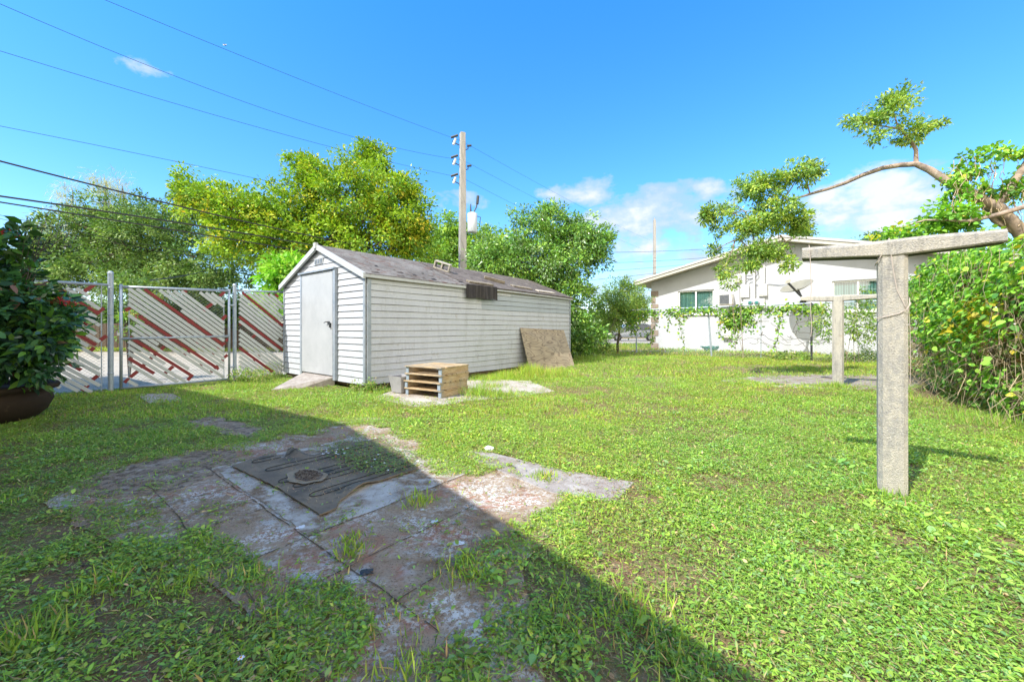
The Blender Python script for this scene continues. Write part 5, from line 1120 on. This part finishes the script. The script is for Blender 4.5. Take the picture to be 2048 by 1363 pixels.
leafobj('leaves', PN, rng.normal(0,.6,(n_,3))+np.array([0,0,-.4]), rng.normal(0,.5,(n_,3))+np.array([-.5,-.7,.5]), .11*(.6+.7*rng.random(n_)), .09, pal(n_, [(.10,.22,.03),(.06,.14,.03),(.2,.3,.04),(.3,.25,.05)], (4,3,2,.12)), LEAF, fv, True)
# saplings at the fence
for (px, tx, Y_, h_, lb, nc, ee) in [(1478,1470,15.5,3.6,'thin leaning sapling in front of the meter boxes',60,[(1460,560,16,22),(1455,520,14,14),(1478,500,18,12)]),(1700,1690,13.5,2.6,'scraggly bush behind the farther clothesline post',150,[(1650,640,24,34),(1640,660,20,30),(1710,650,34,40),(1735,600,22,20),(1745,640,24,48),(1720,580,24,8)]),(1560,1560,14.6,.6,'low dark weed clump on the mound near the wire fence',90,[(1590,712,34,10),(1550,715,24,7),(1690,710,30,9),(1740,706,20,16)])]:
    sp_ = empty('sapling' if px != 1560 else 'weed_clump', (P(px,655,Y_).x, Y_, 0), lb, 'shrub' if px != 1478 else 'sapling'); crown([El(a_, b_, Y_, c_, d_) for a_, b_, c_, d_ in ee], nc, 20, .16, .10, .4, [(.12,.22,.04),(.07,.14,.03),(.2,.28,.06)], (3,3,2), 'foliage', sp_)
    b = MB()
    for k_ in range(4):
        e_ = random.choice(ee); b.tube([(P(px,655,Y_).x+random.uniform(-.35,.35), Y_, 0), P((px+e_[0])/2+random.uniform(-4,4), (700+e_[1])/2, Y_), P(e_[0], e_[1], Y_)], [.007,.006,.003], 'bark', 4, False)
    b.build('stem', sp_)
# weeds by the shed
for (px, py, n_, sp1, h_, lb) in [(560,752,60,.30,.30,'leafy weeds left of the shed ramp at the shed corner'),(705,770,60,.20,.22,'leafy weeds growing right of the ramp under the shed wall'),(740,783,30,.15,.15,'small weeds at the near corner of the shed'),(500,765,40,.25,.25,'weeds at the foot of the narrow slat panel')]:
    c = G(px, py); e = empty('weed_clump', v3(c), lb, 'weeds', 'weed clumps around the shed'); cc = np.stack([c[0]+rng.normal(0,sp1,n_), c[1]-.05+rng.normal(0,sp1*.4,n_), rng.random(n_)*h_], 1)
    s_ = (cc[:,0]-SA[0])*(-E2[0])+(cc[:,1]-SA[1])*(-E2[1]); t_ = (cc[:,0]-SA[0])*E1[0]+(cc[:,1]-SA[1])*E1[1]; cc = cc[~((t_ > -.05)&(s_ > -.05))]
    rep = np.repeat(np.arange(len(cc)), 26); Pn = cc[rep]+rng.normal(0, .045, (len(rep), 3)); Pn[:, 2] = np.abs(Pn[:, 2])+.01; m_ = len(rep)
    leafobj('foliage', Pn, rng.normal(0,.6,(m_,3))+np.array([0,0,.5]), rng.normal(0,.5,(m_,3))+np.array([0,0,1]), .05, .02, pal(m_, [(.13,.24,.04),(.09,.18,.04),(.22,.28,.09),(.24,.2,.1)], (3,3,2,1)), LEAF, e)
    b = MB()
    for q_ in cc[:18]: b.tube([(q_[0], q_[1], 0), tuple(q_)], .003, 'deadvine', 3, False)
    b.build('stem', e)

# potted bush at left
pc = np.array([-6.72, 5.05]); pot = empty('planter', v3(pc), 'big brown round clay planter under the dark bush at left', 'planter')
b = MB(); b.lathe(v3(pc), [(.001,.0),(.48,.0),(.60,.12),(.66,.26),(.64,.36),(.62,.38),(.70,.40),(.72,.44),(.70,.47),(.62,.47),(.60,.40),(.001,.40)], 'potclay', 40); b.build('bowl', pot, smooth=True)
b = MB(); b.lathe(v3(pc), [(.59,.41),(.3,.43),(.001,.44)], 'potsoil', 20); b.build('soil_fill', pot)
bush = empty('flowering_bush', v3(pc, .4), 'large dark bush with red blossoms growing from the brown planter', 'bush')
HG = [(.034,.10,.034), (.020,.065,.03), (.06,.15,.022), (.028,.07,.06), (.08,.055,.03)]
crown([El(0,610,5,95,80,.7), El(45,640,5.1,72,60,.5), El(20,735,5,80,26,.5), El(95,680,5,26,40,.3), El(60,590,5.2,36,30,.3), El(-20,540,5,30,50,.5), El(10,700,5,75,35,.5), El(92,625,5.1,26,24,.3), El(-60,600,4.8,60,110,.6), El(55,685,5,40,36,.4)], 300, 26, .2, .12, .5, HG, (5,4,3,2,.08), 'foliage', bush, m=GLOSSY, hexa=True, up=.4)
crown([El(8,490,5,24,34,.3), El(40,460,5,12,16,.15)], 16, 9, .12, .15, .55, [(.05,.13,.02),(.03,.08,.02)], (1,1), 'upper_leaves', bush, m=GLOSSY, hexa=True)
b = MB()
for k_ in range(14):
    a_ = random.random()*6.28; b.tube([v3(pc, .4), v3(pc, 1.)+Vector((math.cos(a_)*.25, math.sin(a_)*.2, 0)), v3(pc, 1.7)+Vector((math.cos(a_)*.6, math.sin(a_)*.4, random.uniform(-.4,.3)))], [.018,.012,.005], 'darkbark', 5, False)
TWP = []
for (x0,y0,x1,y1) in [(20,580,85,450),(40,560,125,440),(60,540,100,420),(50,560,75,480),(30,560,40,470),(80,500,140,470),(70,510,150,490),(20,600,60,440),(60,520,120,460)]:
    pts = [P(x0+(x1-x0)*f+random.uniform(-3,3), y0+(y1-y0)*f+4*math.sin(f*6), 5.1) for f in np.linspace(0, 1, 9)]; b.tube(pts, [.006-.0005*i for i in range(9)], 'darkbark', 4, False)
    for q_ in pts[2:]:
        for j in range(5): TWP.append(np.array(q_)+rng.normal(0, .035, 3))
b.build('stem', bush); TWP = np.array(TWP); n_ = len(TWP)
leafobj('twig_leaves', TWP, rng.normal(0,.7,(n_,3))+np.array([.3,0,.5]), rng.normal(0,1,(n_,3)), .055, .018, pal(n_, [(.03,.05,.03),(.02,.035,.03)], (1,1)), GLOSSY, bush)
for (px, py, Yq, lb) in [(14,466,4.9,'x'),(118,602,5.0,'x'),(140,606,5.0,'x')]:
    b = MB(); c0_ = P(px, py, Yq)
    for k_ in range(70):
        d = Vector((random.gauss(0,.045), random.gauss(0,.04), random.gauss(0,.022))); c = c0_+d; s_ = .012
        e1_ = Vector((random.uniform(-1,1),random.uniform(-1,1),random.uniform(-1,1)))*s_; e2_ = Vector((random.uniform(-1,1),random.uniform(-1,1),random.uniform(-1,1)))*s_
        b.poly([c, c+e1_, c+e1_+e2_, c+e2_], 'redflower')
    b.build('blossom', bush)

# ---------- parked car ----------
CY = 37.; cx0 = P(1262,655,CY).x; car = empty('parked_car', (cx0, CY, 0), 'silver car parked across the street left of the white house', 'car')
b = MB(); prof = [(-2.3,.35),(-2.3,.75),(-2.15,.95),(-1.2,1.05),(-.55,1.55),(.9,1.62),(1.7,1.5),(2.15,1.05),(2.3,.9),(2.3,.35)]
V = []
for y, k_ in ((-.9,1),(.9,1)):
    for x, z in prof: V.append(Vector((cx0+x, CY+y*(.82 if z > 1.2 else 1), z)))
n_ = len(prof); b.faces(V, [tuple(range(n_))[::-1], tuple(range(n_, 2*n_))]+[(i, (i+1) % n_, n_+(i+1) % n_, n_+i) for i in range(n_)], 'carpaint'); b.build('body', car, bevel=.05)
for pts in ([(-1.05,1.06),(-.5,1.5),(.1,1.53),(.1,1.06)], [(.2,1.06),(.2,1.53),(.9,1.55),(1.55,1.42),(1.8,1.08)]):
    b = MB(); b.poly([Vector((cx0+x, CY-.915+(.15 if z > 1.2 else 0), z)) for x, z in pts], 'glass'); b.build('window', car)
for x in (-1.45, 1.45):
    b = MB(); R3 = Matrix(((1,0,0),(0,0,1),(0,1,0))); b.lathe((cx0+x, CY-.93, .34), [(.001,-.03),(.2,-.03),(.22,-.05),(.33,-.05),(.35,0),(.35,.2)], 'tyre', 20, R3); w_ = b.build('wheel', car, smooth=True)
    b = MB(); b.lathe((cx0+x, CY-.985, .34), [(.001,-.01),(.1,-.015),(.21,0)], 'rim', 16, R3); b.build('rim', w_)

# ---------- the house behind the viewer, whose gable shades the lawn ----------
hA = 4.2; sh = np.array([.68, .571]); Apt = G(700, 850); Ap = Apt-sh*hA-np.array([.04, 0])
hh_ = empty('house', v3(Ap-E1*4), 'single-storey house whose gable roof casts the shade over the near lawn', 'house')
b = MB()
def RQ(L_, back, dz=0.):
    m_ = .245 if L_ > 0 else .114; z_ = hA-abs(L_)*m_+dz; return v3(Ap+E2*L_-E1*back, z_)
for La, Lb in ((-9., 0.), (0., 6.5)):
    b.hexa([RQ(La,0,-.14),RQ(Lb,0,-.14),RQ(Lb,9,-.14),RQ(La,9,-.14),RQ(La,0),RQ(Lb,0),RQ(Lb,9),RQ(La,9)], 'roofwhite')
b.build('roof', hh_); b = MB()
def WQ(L_, back): m_ = .245 if L_ > 0 else .114; return v3(Ap+E2*L_-E1*back, hA-abs(L_)*m_-.15)
for La, Lb in ((-8.5, 0.), (0., 5.9)):
    q_ = [v3(Ap+E2*La-E1*.6), v3(Ap+E2*Lb-E1*.6), v3(Ap+E2*Lb-E1*8.5), v3(Ap+E2*La-E1*8.5)]; t_ = [WQ(La,.6), WQ(Lb,.6), WQ(Lb,8.5), WQ(La,8.5)]
    b.hexa(q_+t_, 'stucco')
b.build('wall', hh_)
